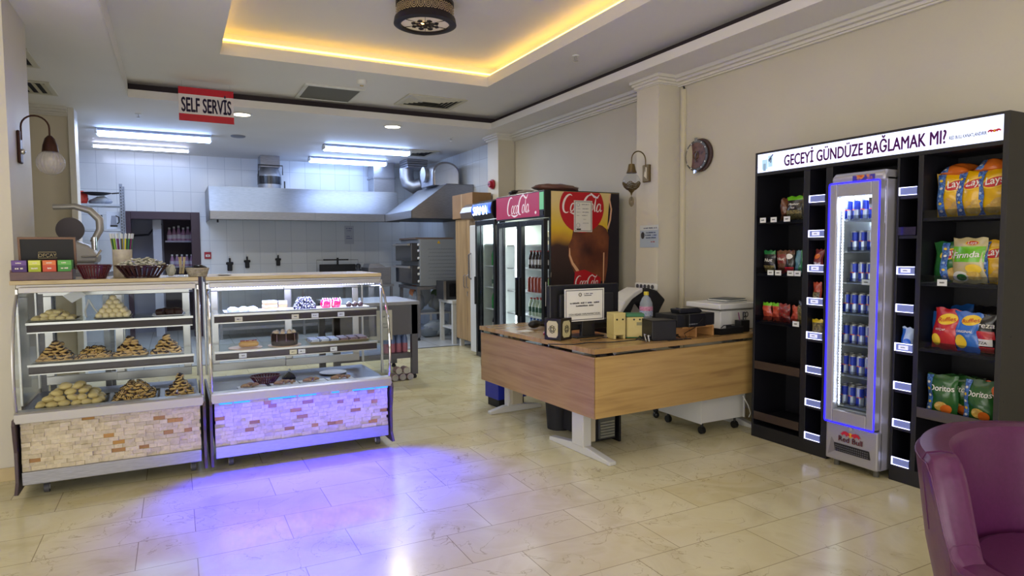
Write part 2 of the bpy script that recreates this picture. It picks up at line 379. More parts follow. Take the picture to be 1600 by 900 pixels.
# shallow joints of the cove boards
# hidden warm LED rope on the ledge
cove=emis('warm_cove_led','FFCC60',5)
rp=MB(); zz=H2+.165
rp.tube([(.34,.12,zz),(3.29,.12,zz),(3.29,6.83,zz),(.34,6.83,zz)], .012, cove, n=6, closed=True)
tag(rp.build('light_rope'),'warm amber light rope on the ledge of the ceiling tray','light rope')
# cornices
def cornice(name, pts):
    """pts: run along which the stepped profile is swept; each (x0,x1,y0,y1) box group"""
    m=MB()
    for (x0,x1,y0,y1,ox,oy) in pts:
        for k,(dz,dd) in enumerate(((.035,.10),(.06,.07),(.085,.035),(.10,.02))):
            m.box(x0-(dd if ox<0 else 0), x1+(dd if ox>0 else 0), y0-(dd if oy else 0), y1+(dd if oy else 0), H-dz, H-(0 if k==0 else (.035,.06,.085)[k-1]), white_trim)
    struct(m.build(name, bevel=.003))
cornice('trim_5', [(XW-.01,XW,-3.1,4.93,-1,0)])
cornice('trim_6', [(XW-.01,XW,5.26,8.40,-1,0)])
def capital(name,y0,y1):
    m=MB()
    for z0,z1,d in ((H-.03,H,.055),(H-.055,H-.03,.038),(H-.08,H-.055,.02),(H-.09,H-.08,.01)): m.box(4.15-d,XW,y0-d,y1+d,z0,z1,white_trim)
    struct(m.build(name,bevel=.003))
capital('trim_7',4.93,5.26); capital('trim_8',8.40,8.75)
cornice('trim_9', [(-4.0,-1.05,9.09,9.1,0,1)])
# kitchen doorway and store room behind
dk=mat('dark_purple_door_frame','3B2838',.4)
m=MB(); m.box(-.78,-.64,YK-.03,YK+.14,0,2.17,dk); m.box(.26,.40,YK-.03,YK+.14,0,2.17,dk); m.box(-.64,.26,YK-.03,YK+.14,2.04,2.17,dk)
d=struct(m.build('door_1', bevel=.005))
struct(B(-3.2,-.18,13.7,13.8,0,2.6,mat('store_wall_grey','9A9CB0',.6)).build('wall_store'))
struct(B(-.33,-.2,12.9,13.0,0,2.4,mat('store_jamb','B9BCC8',.5)).build('trim_10'))
struct(B(-.2,2.5,13.75,13.85,0,2.6,mat('store_wall_dark','4A4048',.7)).build('wall_store_back'))
struct(B(-3.25,-3.2,12.7,13.8,0,2.6,MC['store_wall_grey']).build('wall_store_side'))
hr=MB(); hr.cyl((-.5,13.6,1.80),(-.5,13.7,1.80),.01,mat('dark_rail','3A3744',.4)); hr.tube([(-.7,13.62,1.78),(-.42,13.6,1.80),(-.3,13.55,1.95),(-.2,13.55,2.0)],.018,mat('dark_rail','3A3744',.4))
tag(hr.build('handrail'),'dark bent handrail on the grey wall seen through the kitchen doorway','handrail')

# ------------------------------------------------------------------ ceiling fittings
def grille(name,label,x0,x1,y0,y1,z,kind='square'):
    t=thing(name,label,'ceiling vent',((x0+x1)/2,(y0+y1)/2,z),group=None); w=(x1-x0)/2; d=(y1-y0)/2
    fm=mat('grille_cream','C9C4B4',.5)
    m=MB(); 
    for a in ((-w,-w+.05,-d,d),(w-.05,w,-d,d),(-w+.05,w-.05,-d,-d+.05),(-w+.05,w-.05,d-.05,d)): m.box(a[0],a[1],a[2],a[3],-.014,0,fm)
    m.build('frame',t,bevel=.003)
    B(-w+.05,w-.05,-d+.05,d-.05,-.003,-.001,mat('vent_dark','1E1C20',.9)).build('backing',t)
    m=MB()
    if kind=='square':
        k=5
        for i in range(k):
            a=.05+.01+i*(min(w,d)-.07)/k; b=a+.022; fx=w-a; fy=d-a
            # four sloping blades per ring
            m.add([(-fx,-fy,-.004),(fx,-fy,-.004),(fx-.03,-fy+.03,-.016),(-fx+.03,-fy+.03,-.016)],[(0,1,2,3)],fm)
            m.add([(-fx,fy,-.004),(fx,fy,-.004),(fx-.03,fy-.03,-.016),(-fx+.03,fy-.03,-.016)],[(0,1,2,3)],fm)
            m.add([(-fx,-fy,-.004),(-fx,fy,-.004),(-fx+.03,fy-.03,-.016),(-fx+.03,-fy+.03,-.016)],[(0,1,2,3)],fm)
            m.add([(fx,-fy,-.004),(fx,fy,-.004),(fx-.03,fy-.03,-.016),(fx-.03,-fy+.03,-.016)],[(0,1,2,3)],fm)
    else:
        x=-w+.07
        while x<w-.08:
            m.add([(x,-d+.05,-.003),(x,d-.05,-.003),(x+.045,d-.05,-.02),(x+.045,-d+.05,-.02)],[(0,1,2,3)],fm); x+=.075
    m.build('blades',t)
    return t
grille('ceiling_vent','square cream air vent in the raised ceiling nearest the kitchen',2.5,3.26,7.42,8.02,H2)
grille('ceiling_vent','square air vent in the kitchen ceiling right of the tube lamps',3.3,4.0,10.3,11.0,H)
grille('ceiling_vent','slatted air vent at the far left of the low ceiling, nearer one',-1.75,-1.02,6.6,7.22,H,'slat')
grille('ceiling_vent','slatted air vent at the far left of the low ceiling, farther one',-1.8,-1.04,7.8,8.4,H,'slat')
# loudspeaker-like mesh panel
t=thing('speaker_panel','grey mesh panel with a bright metal frame in the raised ceiling','ceiling panel',(1.66,7.82,H2))
m=MB(); 
for a in ((-.33,-.29,-.36,.36),(.29,.33,-.36,.36),(-.29,.29,-.36,-.32),(-.29,.29,.32,.36)): m.box(*a,-.02,0,mat('bright_frame','DADAD6',.3))
m.build('frame',t,bevel=.003); B(-.29,.29,-.32,.32,-.012,0,noisy('speaker_mesh',['5B5B58','74746F'],ns=160,rough=.8)).build('mesh_screen',t)
t=thing('smoke_detector','small white smoke detector beside the grey ceiling panel','smoke detector',(1.86,7.1,H2)); MB().lathe([(.055,0),(.055,-.02),(.045,-.04),(.02,-.05)],white_p).build('body',t,smooth=True); MB().lathe([(.02,-.05),(.02,-.06),(.0,-.06)],mat('detector_cream','C8B890',.5),cap=False).build('sensor',t)
o=MB().lathe([(.10,0),(.10,-.012),(.085,-.02),(.0,-.02)],mat('grey_disc','7C8090',.5),c=(.86,10.2,H),cap=False).build('ceiling_disc',smooth=True); tag(o,'flat grey disc on the kitchen ceiling beside the left tube lamp','ceiling disc')
for (x,y,z,l) in ((-.34,9.1,H,'sprinkler head on the low ceiling above the left tube lamp'),(3.67,9.0,H,'sprinkler head on the low ceiling at the right before the kitchen'),(3.45,5.3,H2,'sprinkler head on the raised ceiling above the pilaster')):
    t=thing('sprinkler',l,'sprinkler',(x,y,z)); MB().lathe([(.035,0),(.033,-.008),(.012,-.012)],white_p,cap=False).build('escutcheon',t,smooth=True)
    MB().cyl((0,0,0),(0,0,-.045),.008,chrome).lathe([(.022,-.048),(.024,-.052),(0,-.052)],chrome,cap=False).tube([(-.012,0,-.02),(-.016,0,-.035),(0,0,-.05),(.016,0,-.035),(.012,0,-.02)],.0025,chrome).build('head',t)
# recessed downlights
for (x,y,l) in ((.77,8.57,'round recessed downlight beside the SELF SERVİS sign'),(2.64,8.53,'round recessed downlight above the right tube lamps')):
    t=thing('downlight',l,'downlight',(x,y,H)); MB().lathe([(.10,-.002),(.125,-.002),(.125,-.012),(.10,-.014)],white_p,n=28,cap=False).build('ring',t,smooth=True)
    MB().lathe([(.10,-.010),(.06,-.013),(0,-.014)],emis('downlight_glow','FFF2D8',7),n=28,cap=False).build('diffuser',t)
# tube lamps
def tube_lamp(label, x0,x1,y, slim=False, tilt=0):
    t=thing('tube_lamp',label,'tube lamp',((x0+x1)/2,y,H),tilt,group=None); L=(x1-x0)/2
    if slim:
        B(-L,L,-.025,.025,-.035,0,white_p).build('batten',t,bevel=.003); MB().cyl((-L+.02,0,-.055),(L-.02,0,-.055),.017,emis('tube_glow_warm','DCE2FF',20),n=12).build('tube',t)
        MB().box(-L,-L+.02,-.02,.02,-.075,-.03,white_p).box(L-.02,L,-.02,.02,-.075,-.03,white_p).build('end_caps',t)
    else:
        MB().prism([(-.065,0),(.065,0),(.078,-.04),(-.078,-.04)],'x',-L,L,mat('lamp_grey','8E96AA',.5)).build('housing',t,bevel=.006)
        MB().prism([(-.078,-.04),(.078,-.04),(.084,-.062),(.062,-.10),(-.062,-.10),(-.084,-.062)],'x',-L+.015,L-.015,emis('tube_glow','A8C6FF',17)).build('diffuser',t,bevel=.012)
        MB().box(-L-.005,-L+.02,-.09,.09,-.085,-.02,white_p).box(L-.02,L+.005,-.09,.09,-.085,-.02,white_p).build('clips',t,bevel=.005)
tube_lamp('wide covered tube lamp on the kitchen ceiling, behind the SELF SERVİS sign',-.89,.52,10.37)
tube_lamp('slim bare tube lamp above the left kitchen wall',-1.07,.26,11.75,True)
tube_lamp('covered tube lamp on the kitchen ceiling, right pair, nearer one',2.1,3.5,10.4)
tube_lamp('covered tube lamp on the kitchen ceiling, right pair, farther one',2.14,3.53,11.85)
# round ornamental lamp
t=thing('ceiling_lamp','round flush ceiling lamp with a pierced dark metal band','ceiling lamp',(1.95,5.33,H3)); t.scale=(1,1,1.35)
dm=mat('dark_bronze','2E282C',.45,.6); gd=mat('pierced_brass','A8977A',.45,.4)
LR=.245
MB().lathe([(LR-.01,0),(LR,0),(LR,-.02),(LR-.01,-.02)],dm,n=48,cap=False).lathe([(LR-.01,-.10),(LR+.012,-.10),(LR+.02,-.135),(LR-.015,-.145),(LR-.04,-.14),(LR-.04,-.12)],dm,n=48,cap=False).build('band_rim',t,smooth=True)
MB().lathe([(LR-.012,-.02),(LR-.012,-.10)],dm,n=48,cap=False).build('inner_band',t)
m=MB()
for i in range(26):
    a=2*pi*i/26; m.M=RZ(math.degrees(a))@T(0,-LR-.002,-.06)@RX(90)
    m.M=RZ(math.degrees(a))@T(0,-LR+.003,-.06)
    for rr in (.026,.014):
        m.add([((rr+k)*cos(2*pi*j/14),0,(rr+k)*sin(2*pi*j/14)) for j in range(14) for k in (-.003,.003)],[(2*j,2*j+1,(2*j+3)%28,(2*j+2)%28) for j in range(14)],gd)
    m.ball((0,0,0),.005,gd,nu=6,nv=4); m.ball((.03,0,.025),.005,gd,nu=6,nv=4); m.ball((.03,0,-.025),.005,gd,nu=6,nv=4)
m.build('pierced_ornament',t)
MB().lathe([(LR-.035,-.125),(.1,-.130),(0,-.131)],mat('frosted_shade','C9C0BA',.35,emit=.12,ecol='FFE2B0'),n=48,cap=False).build('glass_shade',t)
m=MB()
for i in range(8):
    m.M=T(0,0,-.137)@RZ(45*i)
    m.tube([(.02,0,0),(.05,.028,0),(.085,.0,0),(.05,-.028,0),(.02,0,0)],.0045,dm,n=5); m.tube([(.085,0,0),(.105,.02,0),(.12,0,0),(.105,-.02,0),(.085,0,0)],.005,dm,n=5)
for i in range(3): m.M=T(0,0,-.137)@RZ(60*i+10); m.tube([(-.21,0,.008),(.21,0,.008)],.0025,dm,n=4)
m.M=T(0,0,-.137); m.ball((0,0,0),.02,dm); m.build('rosette',t)
m=MB(); m.ball((-.035,-.02,-.134),.022,emis('bulb_glow','FFC070',6),rz=.006,nu=12,nv=6); m.build('bulb',t)

# hanging SELF SERVİS sign
t=thing('hanging_sign','red and white hanging sign reading SELF SERVİS','sign',(.36,7.95,2.905),2)
w=.275
m=MB(); sr=mat('sign_red','C3122B',.25); sw=mat('sign_white','E4DCE0',.25)
m.box(-w,w,-.006,.006,0,.075,sr); m.box(-w,w,-.006,.006,.075,.285,sw); m.box(-w,w,-.006,.006,.285,.36,sr); m.build('board',t)
MB().text('SELF SERVİS',mat('sign_navy','2A1C4E',.3),.215,T(0,-.0085,.100),fit=.50,bold=.045).build('lettering',t)
MB().cyl((-.24,0,.36),(-.24,0,.425),.0015,chrome,n=6).cyl((.24,0,.36),(.24,0,.425),.0015,chrome,n=6).build('wires',t)

# ------------------------------------------------------------------ KITCHEN
# long canopy hood
t=thing('canopy_hood','long stainless steel canopy hood across the back kitchen wall','range hood',(.5,0,0))
yf=11.3; x1=3.60
prof=[(YK-.01,2.02),(yf,2.02),(yf,2.13),(yf+.12,2.52),(YK-.01,2.52)]
hst=steel_m('hood_steel','7C7E84','8E9096',(1,1,22),.36)
m=MB(); 
m.prism([(yf,2.0),(yf+.02,2.0),(yf+.02,2.13),(yf+.14,2.53),(yf+.12,2.53),(yf,2.13)],'x',0,x1-.5,hst); 
m.prism([(yf,2.0),(YK-.01,2.0),(YK-.01,2.53),(yf+.12,2.53),(yf,2.13)],'x',0,.012,steel)
m.box(0,x1-.5,yf+.12,YK-.01,2.52,2.535,steel); m.build('canopy',t,bevel=.003)
B(.0,x1-.5,yf+.004,yf+.05,1.995,2.012,mat('hood_dark','2B2D33',.5)).build('lower_lip',t)
B(1.62,1.627,yf-.003,yf+.01,2.01,2.13,mat('seam','6E7078',.5)).build('seam',t)
m=MB(); m.cyl((.12,yf+.06,1.95),(.12,yf+.06,2.0),.014,black_m).build('drain_plug',t)
# second box hood
t=thing('box_hood','stainless box hood with a sloping front in the right kitchen corner','range hood',(0,0,0))
y0,y1=9.85,11.28; 
m=MB(); a,b=3.33,XW-.01
m.prism([(a,2.0),(b,2.0),(b,2.56),(3.93,2.56),(a,2.12)],'y',y0,y0+.012,steel_d)
m.prism([(a,2.0),(b,2.0),(b,2.56),(3.93,2.56),(a,2.12)],'y',y1-.012,y1,steel_d)
m.add([(a,y0,2.12),(a,y1,2.12),(3.93,y1,2.56),(3.93,y0,2.56)],[(0,1,2,3)],hst); m.box(a,a+.012,y0,y1,2.0,2.12,steel); m.box(3.93,b,y0,y1,2.55,2.565,steel_d)
m.build('canopy',t,bevel=.002); B(a+.02,b,y0+.02,y1-.02,2.0,2.015,MC['hood_dark']).build('filter_tray',t)
# ducts
t=thing('exhaust_duct','square silver duct with a round black-banded fan collar above the long hood','duct',(1.52,12.2,0))
B(-.16,.16,-.16,.16,2.95,3.15,steel_d).build('square_duct',t,bevel=.004)
MB().lathe([(.15,2.95),(.17,2.90),(.20,2.83),(.20,2.80)],steel,n=28,cap=False).build('reducer',t,smooth=True)
MB().lathe([(.20,2.80),(.20,2.66)],mat('fan_black','14161E',.25),n=28,cap=False).lathe([(.195,2.66),(.19,2.54)],steel,n=28,cap=False).build('fan_collar',t,smooth=True)
MB().tube([(-.2,-.18,2.78),(-.2,-.18,2.98),(.2,-.18,2.98),(.2,-.18,2.82)],.01,black_m).tube([(.24,-.1,2.56),(.24,-.1,2.72)],.012,black_m).build('bracket',t)
t=thing('exhaust_duct','wide silver rectangular duct above the right end of the long hood','duct',(3.55,12.25,0)); B(-.2,.2,-.2,.2,2.55,3.15,steel).build('square_duct',t,bevel=.004); B(-.215,.215,-.215,.215,2.84,2.87,steel_d).build('flange',t)
t=thing('exhaust_duct','ribbed silver elbow duct over the box hood','duct',(3.98,11.6,0))
m=MB(); 
for k in range(4): m.box(-.2+.004*k,.2-.004*k,-.22,.22,3.15-.04*(k+1),3.15-.04*k-.006,steel_d)
m.build('collar',t,bevel=.004)
def elbow(cx,cz,r,R0,a0,a1,y,n=10): return [(cx+R0*cos(R(a0+(a1-a0)*i/n)),y,cz+R0*sin(R(a0+(a1-a0)*i/n))) for i in range(n+1)]
MB().tube([(-.12,.05,3.0)]+[(-.12,.05,2.85),(-.1,.0,2.72),(-.02,-.05,2.66),(.1,-.1,2.70)],.13,steel,n=20).build('elbow',t,smooth=True)
t=thing('fan_housing','rounded silver fan housing on top of the box hood','fan housing',(4.08,10.55,2.57))
prof=[(-.24,0)]+[(-.24+.0+.24-.24*cos(R(a)),.22+.18*sin(R(a))) for a in range(0,181,15)]+[(.24,0)]
MB().prism(prof,'y',-.32,.25,steel_d).build('casing',t,smooth=True,bevel=.006)
MB().prism([(x*.9,z*.92) for x,z in prof],'y',-.335,-.32,chrome).build('end_plate',t,bevel=.004)
MB().cyl((-.3,.0,.2),(-.24,.0,.2),.13,steel,n=20).build('inlet',t,smooth=True)
# notice sheet on the wall under the hood
t=thing('notice_sheet','white paper notice taped on the kitchen tiles under the hood','notice',(3.0,YK-.004,1.62))
B(-.09,.09,-.001,.001,0,.35,mat('notice_white','B9BEC8',.7)).build('sheet',t)
scribble(MB(),mat('ink_violet','55508A',.6),[(0,.29,.12,.018),(0,.25,.09,.014),(0,.14,.11,.014),(0,.10,.12,.018)],-.003).build('print',t)
t=thing('fire_call_point','red fire alarm call point on the tiles beside the dark doorway','alarm button',(.51,YK-.03,1.36)); B(-.055,.055,0,.03,0,.12,mat('alarm_red','A3142A',.35)).build('housing',t,bevel=.006); MB().box(-.035,.035,-.004,.001,.035,.075,white_p).box(-.01,.01,-.006,-.003,.048,.062,MC['alarm_red']).build('button_plate',t)
t=thing('fire_bell','small round red alarm sounder on the far pilaster','alarm',(4.145,8.56,2.44),-90); MB().cyl((0,0,0),(0,-.03,0),.07,MC['alarm_red'],n=24).build('base',t,bevel=.004); MB().cyl((0,-.03,0),(0,-.07,0),.055,MC['alarm_red'],r2=.045,n=24).build('sounder',t,bevel=.006); MB().box(-.03,.03,-.075,-.07,-.008,.008,mat('bell_dark','400810',.5)).build('slot',t)
# black thermos-like bottles hung on the tiles
for (x,z,s,l) in ((.86,1.22,1.0,'black wall socket with a hanging plug, left of three along the kitchen tiles'),(1.15,1.26,.9,'black wall socket with a hanging plug, middle of three along the kitchen tiles'),(1.68,1.29,.85,'round black wall hook fitting, right of three along the kitchen tiles')):
    t=thing('wall_socket',l,'wall fitting',(x,YK-.03,z),group='black fittings along the kitchen tiles'); t.scale=(s,s,s)
    MB().box(-.04,.04,-.03,.03,-.08,.05,black_m).box(-.06,.06,-.02,.03,.03,.08,black_m).build('body',t,bevel=.015); MB().cyl((0,-.01,.08),(0,-.01,.15),.016,black_m).cyl((0,-.01,.15),(0,-.01,.19),.014,white_p).build('plug',t)
# contact grill with wire frame
t=thing('contact_grill','black slab grill in a thin wire frame standing at the back of the kitchen','grill',(2.68,12.2,1.05))
B(-.33,.33,-.02,.03,.0,.19,black_m).build('plate',t,bevel=.008); MB().tube([(-.38,0,-.1),(-.38,0,.27),(.38,0,.27),(.38,0,-.1)],.006,steel_d).build('wire_frame',t)
MB().box(-.26,.2,-.012,.012,.26,.285,black_m).box(-.015,.015,-.02,.02,.17,.31,black_m).build('handle',t)
t=thing('back_counter','stainless worktop along the back kitchen wall','counter',(1.9,12.2,0)); 
MB().box(-1.3,1.55,-.35,.39,.92,.96,steel).build('worktop',t,bevel=.003); MB().box(-1.3,1.55,.37,.39,.96,1.04,steel).build('splashback',t); MB().box(-1.25,1.5,-.3,.35,.15,.2,steel_d).build('undershelf',t)
for x in (-1.25,.1,1.5): MB().box(x-.02,x+.02,-.32,-.28,0,.92,steel_d).build('leg',t)
for k in range(3):
    o=MB().ball((0,0,0),.05,mat('crumpled_white','D9DCE4',.7),rz=.03,jit=.25).build('crumpled_napkin',loc=(3.0+.22*k-.1,12.0,.985)); tag(o,['crumpled white napkin on the back counter nearest the black grill','crumpled white napkin on the back counter, middle one','crumpled white napkin on the back counter, rightmost'][k],'napkin','napkins on the back counter')
t=thing('pepper_mill','small black mill on the back counter right of the grill','mill',(3.35,12.25,.96)); MB().lathe([(.03,0),(.022,.06),(.028,.09)],black_m).build('body',t,smooth=True); MB().ball((0,0,.12),.035,black_m).build('knob',t,smooth=True)

# deck oven on a stand
t=thing('deck_oven','grey two-deck oven with vented side panel on a steel stand','oven',(0,0,0))
gy=mat('oven_grey','8A9098',.45,.3); X0,X1,Y0,Y1=3.55,4.28,10.1,11.1
B(X0,X1,Y0,Y1,.90,1.67,gy).build('body',t,bevel=.008)
m=MB()
for i in range(9):
    for j in range(12):
        x=X0+.14+.045*j+(i%2)*.0225; z=1.02+.06*i; m.add([(x,Y0-.002,z),(x+.034,Y0-.002,z+.008),(x+.034,Y0-.008,z+.016),(x,Y0-.002,z+.010)],[(0,1,2,3)],mat('louvre','858B94',.35,.5))
m.build('louvres',t)
B(X0+.02,X1-.02,Y0-.004,Y0,1.64,1.655,mat('yellow','C9A82C',.5)).build('warning_strip',t) if False else None
MB().prism([(X0+.30,1.60),(X0+.36,1.60),(X0+.33,1.65)],'y',Y0-.004,Y0-.001,mat('warning_yellow','C8A020',.5)).build('warning_triangle',t)
MB().box(X0-.03,X1-.1,Y0+.1,Y1,1.67,1.70,mat('oven_top_tray','6B5A50',.6)).build('top_tray',t)
for i,z in enumerate((.94,1.31)):
    o=B(X0-.13,X0,Y0+.05,Y1-.1,z,z+.30,mat('oven_door_dark','2C2F37',.15)).build('oven_door',t,bevel=.01)
    MB().box(X0-.19,X0-.14,Y0+.06,Y1-.12,z+.255,z+.29,alu).build('handle',o,bevel=.004)
m=MB(); 
for z in (.98,1.10,1.20,1.36,1.48,1.58): m.cyl((X0-.005,Y0+.02,z),(X0-.03,Y0+.02,z),.02,white_p,n=10)
m.build('knobs',t)
MB().box(X0-.05,X1,Y0,Y0+.05,.84,.89,steel_d).box(X0-.05,X1,Y1-.05,Y1,.84,.89,steel_d).box(X0-.05,X0,Y0+.05,Y1-.05,.84,.89,steel_d).build('stand_frame',t)
for x in (X0-.02,X1-.06):
    for y in (Y0+.04,Y1-.06): l=MB().box(x-.025,x+.025,y-.025,y+.025,.05,.84,steel_d).build('leg',t); MB().lathe([(.022,0),(.025,.02),(.012,.05)],black_m,c=(x,y,0)).build('foot',l)
# counter block under hood, left of the oven
t=thing('fryer','small steel countertop fryer beside the deck oven','fryer',(3.15,11.3,.9)); B(-.2,.2,-.25,.25,0,.3,steel_d).build('body',t,bevel=.006); MB().box(-.18,.0,-.27,-.25,.08,.2,mat('fryer_front','55585F',.3,.7)).build('front_panel',t); MB().prism([(-.18,.3),(.12,.3),(.0,.37),(-.16,.36)],'y',-.2,.2,steel).build('lid',t)
t=thing('flask','black flask standing on the counter left of the deck oven','flask',(2.85,11.35,.902)); MB().lathe([(.06,0),(.065,.1),(.065,.22),(.04,.27),(.04,.3)],black_m).build('body',t,smooth=True); MB().lathe([(.045,.3),(.045,.34),(.02,.36)],black).build('cap',t,smooth=True)
t=thing('work_bench','steel work bench under the fryer at the back of the kitchen','bench',(3.05,11.45,0)); B(-.4,.35,-.4,.35,.86,.90,steel).build('worktop',t,bevel=.003)
for x in (-.36,.31):
    for y in (-.36,.31): B(x-.02,x+.02,y-.02,y+.02,0,.86,steel_d).build('leg',t)

# near prep table with sink apron
t=thing('prep_table','steel prep table with deep apron and square legs behind the display case','table',(0,0,0))
a=mat('apron_steel','5E5C60',.5,.35); TX0,TX1,TY0,TY1=1.5,2.50,7.15,8.05
MB().box(TX0,TX1,TY0,TY1,.86,.90,steel).build('worktop',t,bevel=.004)
MB().box(TX0,TX1-.01,TY0+.005,TY0+.02,.52,.86,a).build('apron',t); MB().box(TX1-.02,TX1-.005,TY0+.05,TY1,.52,.86,a).build('side_apron',t)
for x,y in ((TX1-.06,TY0+.04),(TX1-.06,TY1-.05),(TX0+.05,TY0+.04),(TX0+.05,TY1-.05)):
    l=MB().box(x-.035,x+.035,y-.035,y+.035,.05,.86,a).build('leg',t); MB().lathe([(.025,0),(.03,.02),(.014,.05)],black_m,c=(x,y,0)).build('foot',l)
MB().box(TX0+.08,TX1-.09,TY0+.03,TY0+.06,.24,.30,a).build('rail',t)
o=B(-.09,.09,-.001,.001,0,.34,mat('notice_cream','B7B1A2',.7)).build('sheet'); t=thing('table_notice','cream paper notice hanging on the apron of the prep table','notice',(2.08,7.148,.47)); o.parent=t
scribble(MB(),mat('ink_grey','6A665E',.7),[(0,.26,.06,.02),(0,.18,.1,.012),(0,.14,.08,.012)],-.003).build('print',t)
# bottle multipack under it
pr=thing('soda_bottle','small bottle','bottle'); 
MB().lathe([(.03,0),(.032,.02),(.032,.1)],mat('soda_red','B4707E',.3)).build('body',pr,smooth=True); MB().lathe([(.032,.1),(.03,.15),(.014,.2),(.014,.215)],mat('soda_blue','7286B4',.3)).build('label',pr,smooth=True)
P=Proto(pr); k=0
for i in range(4):
    for j in range(2):
        P.put((2.14+.075*i,7.30+.08*j,.30),0,'small red and blue bottle in the pack on the prep table rail, %s row'%('front' if j==0 else 'back'),'bottles in the pack on the prep table %s row'%('front' if j==0 else 'back'),scale=1.05)
t=thing('prep_shelf','thin steel lower shelf of bottles behind the prep table legs','shelf',(0,0,0)); B(TX0+.1,TX1-.11,7.22,7.95,.285,.298,steel_d).build('shelf_board',t)
jr=thing('steel_can','steel drinks can lying on the floor under the prep table','can'); MB().cyl((0,-.06,0),(0,.06,0),.04,mat('can_pink','A78C90',.3,.4)).build('body',jr,bevel=.006); MB().cyl((0,-.063,0),(0,-.06,0),.035,chrome).build('end',jr)
P=Proto(jr)
for i,(x,z) in enumerate(((2.17,.042),(2.26,.042),(2.35,.042),(2.215,.117),(2.305,.117))): P.put((x,7.12,z),0,'can lying end-on under the prep table, %s row of the heap'%('bottom' if i<3 else 'top'),'cans lying under the prep table, %s row'%('bottom' if i<3 else 'top'))
# drawers far behind
t=thing('drawer_unit','cream drawer unit under the back work bench','drawers',(2.75,10.2,0)); B(-.45,.35,0,.5,0,.62,mat('cream_unit','A9A595',.5)).build('body',t,bevel=.004)
for k in range(3):
    o=B(-.44,.34,-.02,0,.04+.19*k,.2+.19*k,mat('cream_front','B5B09E',.5)).build('drawer',t,bevel=.004); MB().cyl((-.05,-.03,.12+.19*k),(-.05,-.02,.12+.19*k),.018,black_m).build('knob',o)
# shopping bags, crates
def lump(name,label,cat,loc,rx,ry,rz,cols,seed=1,parts=0):
    random.seed(seed); m=MB(); mts=[mat('lump_'+c,c,.45) for c in cols]
    for k in range(6):
        m.ball((random.uniform(-.5,.5)*rx,random.uniform(-.5,.5)*ry,rz*(.5+random.uniform(-.1,.3))),rx*random.uniform(.45,.7),mts[k%len(mts)],ry=ry*random.uniform(.4,.6),rz=rz*random.uniform(.35,.55),jit=.12)
    o=m.build(name,loc=loc,smooth=True); return tag(o,label,cat)
lump('carrier_bag','clear carrier bag with orange goods beside the oven leg','bag',(3.55,11.0,.42),.12,.12,.22,['C06A3A','B9B4B0'],3)
lump('carrier_bag','tall clear plastic bag of goods under the oven','bag',(3.78,10.75,.42),.22,.2,.42,['9BA0A6','8A9098','AEB2B6','C07850'],4)
lump('carrier_bag','bag with green bottles beside the white table','bag',(4.1,10.8,.42),.2,.18,.3,['6C8460','8E9498','A6ACB0'],5)
lump('water_pack','shrink-wrapped pack of water bottles on the floor under the oven','bottle pack',(3.95,10.45,.0),.3,.16,.26,['8C98A6','A8B2BC','768290'],6)
t=thing('lower_shelf','white low rack shelf holding the bags under the oven','shelf',(0,0,0)); B(3.5,4.3,10.6,11.2,.38,.41,white_lam).build('shelf_board',t); B(3.9,3.93,10.6,10.63,0,.38,white_lam).build('leg',t); B(4.26,4.29,10.6,10.63,0,.38,white_lam).build('leg',t)
t=thing('microwave','dark microwave oven under the deck oven, on a white table','microwave',(4.05,9.70,.692)); B(-.24,.30,-.0,.35,0,.30,mat('mw_body','2A2B30',.4)).build('body',t,bevel=.006); B(-.15,.16,-.006,0,.05,.26,mat('mw_glass','15161C',.1)).build('window',t); B(-.25,-.21,-.01,.0,.0,.30,alu).build('side_strip',t)
t=thing('white_table','white laminate side table left of the wooden cabinet','table',(4.12,9.68,0)); B(-.26,.28,-.2,.4,.64,.69,white_lam).build('tabletop',t,bevel=.004)
for x,y in ((-.22,-.16),(-.22,.36),(.24,-.16),(.24,.36)): B(x-.03,x+.03,y-.03,y+.03,0,.64,white_lam).build('leg',t)
B(-.22,.24,-.12,.36,.22,.25,white_lam).build('lower_shelf',t)

# tall wooden cabinet, cardboard box, white freezer
t=thing('wooden_cabinet','tall two-door wood laminate cabinet before the kitchen','cabinet',(3.86,8.98,0),0)
MB().box(.02,.26,-.50,.34,.12,1.96,cab_wood).build('carcass',t,bevel=.003)
for i,(a_,b_) in enumerate(((-.49,-.085),(-.075,.335))):
    o=B(0,.018,a_,b_,.13,1.95,cab_wood).build('door',t,bevel=.002); hy=b_-.05 if i==0 else a_+.05
    MB().tube([(-.0,hy,.92),(-.03,hy,.94),(-.03,hy,1.10),(-.0,hy,1.12)],.006,steel_d).build('handle',o)
MB().cyl((-.012,-.12,.86),(0,-.12,.86),.015,chrome).box(-.014,-.008,-.13,-.11,.80,.86,chrome).build('key',t)
for y in (-.46,.26): B(.04,.1,y,y+.06,0,.12,white_p).build('foot',t)
t=thing('cardboard_box','brown cardboard box lying on top of the wooden cabinet','box',(3.82,8.98,1.96)); m=MB(); cb=noisy('cardboard',['8E6F4E','9C7C58'],ns=6,rough=.8); m.box(0,.30,-.40,.36,.0,.36,cb).build('carton',t,bevel=.004); B(-.002,.0,-.02,.02,.0,.36,mat('box_tape','B09468',.4)).build('tape_strip',t); MB().box(.2,.26,-.403,-.399,.2,.23,black_m).build('hand_hole',t)
t=thing('air_curtain','ribbed metal air curtain unit lying against the cardboard box','air curtain',(3.72,8.35,1.93)); 
pf=[(0,0),(.16,0),(.16,.2),(.08,.22),(.02,.17),(-.02,.09)]
MB().prism(pf,'y',-.25,.42,mat('ribbed_metal','8C8078',.3,.7)).build('casing',t,bevel=.01)
m=MB()
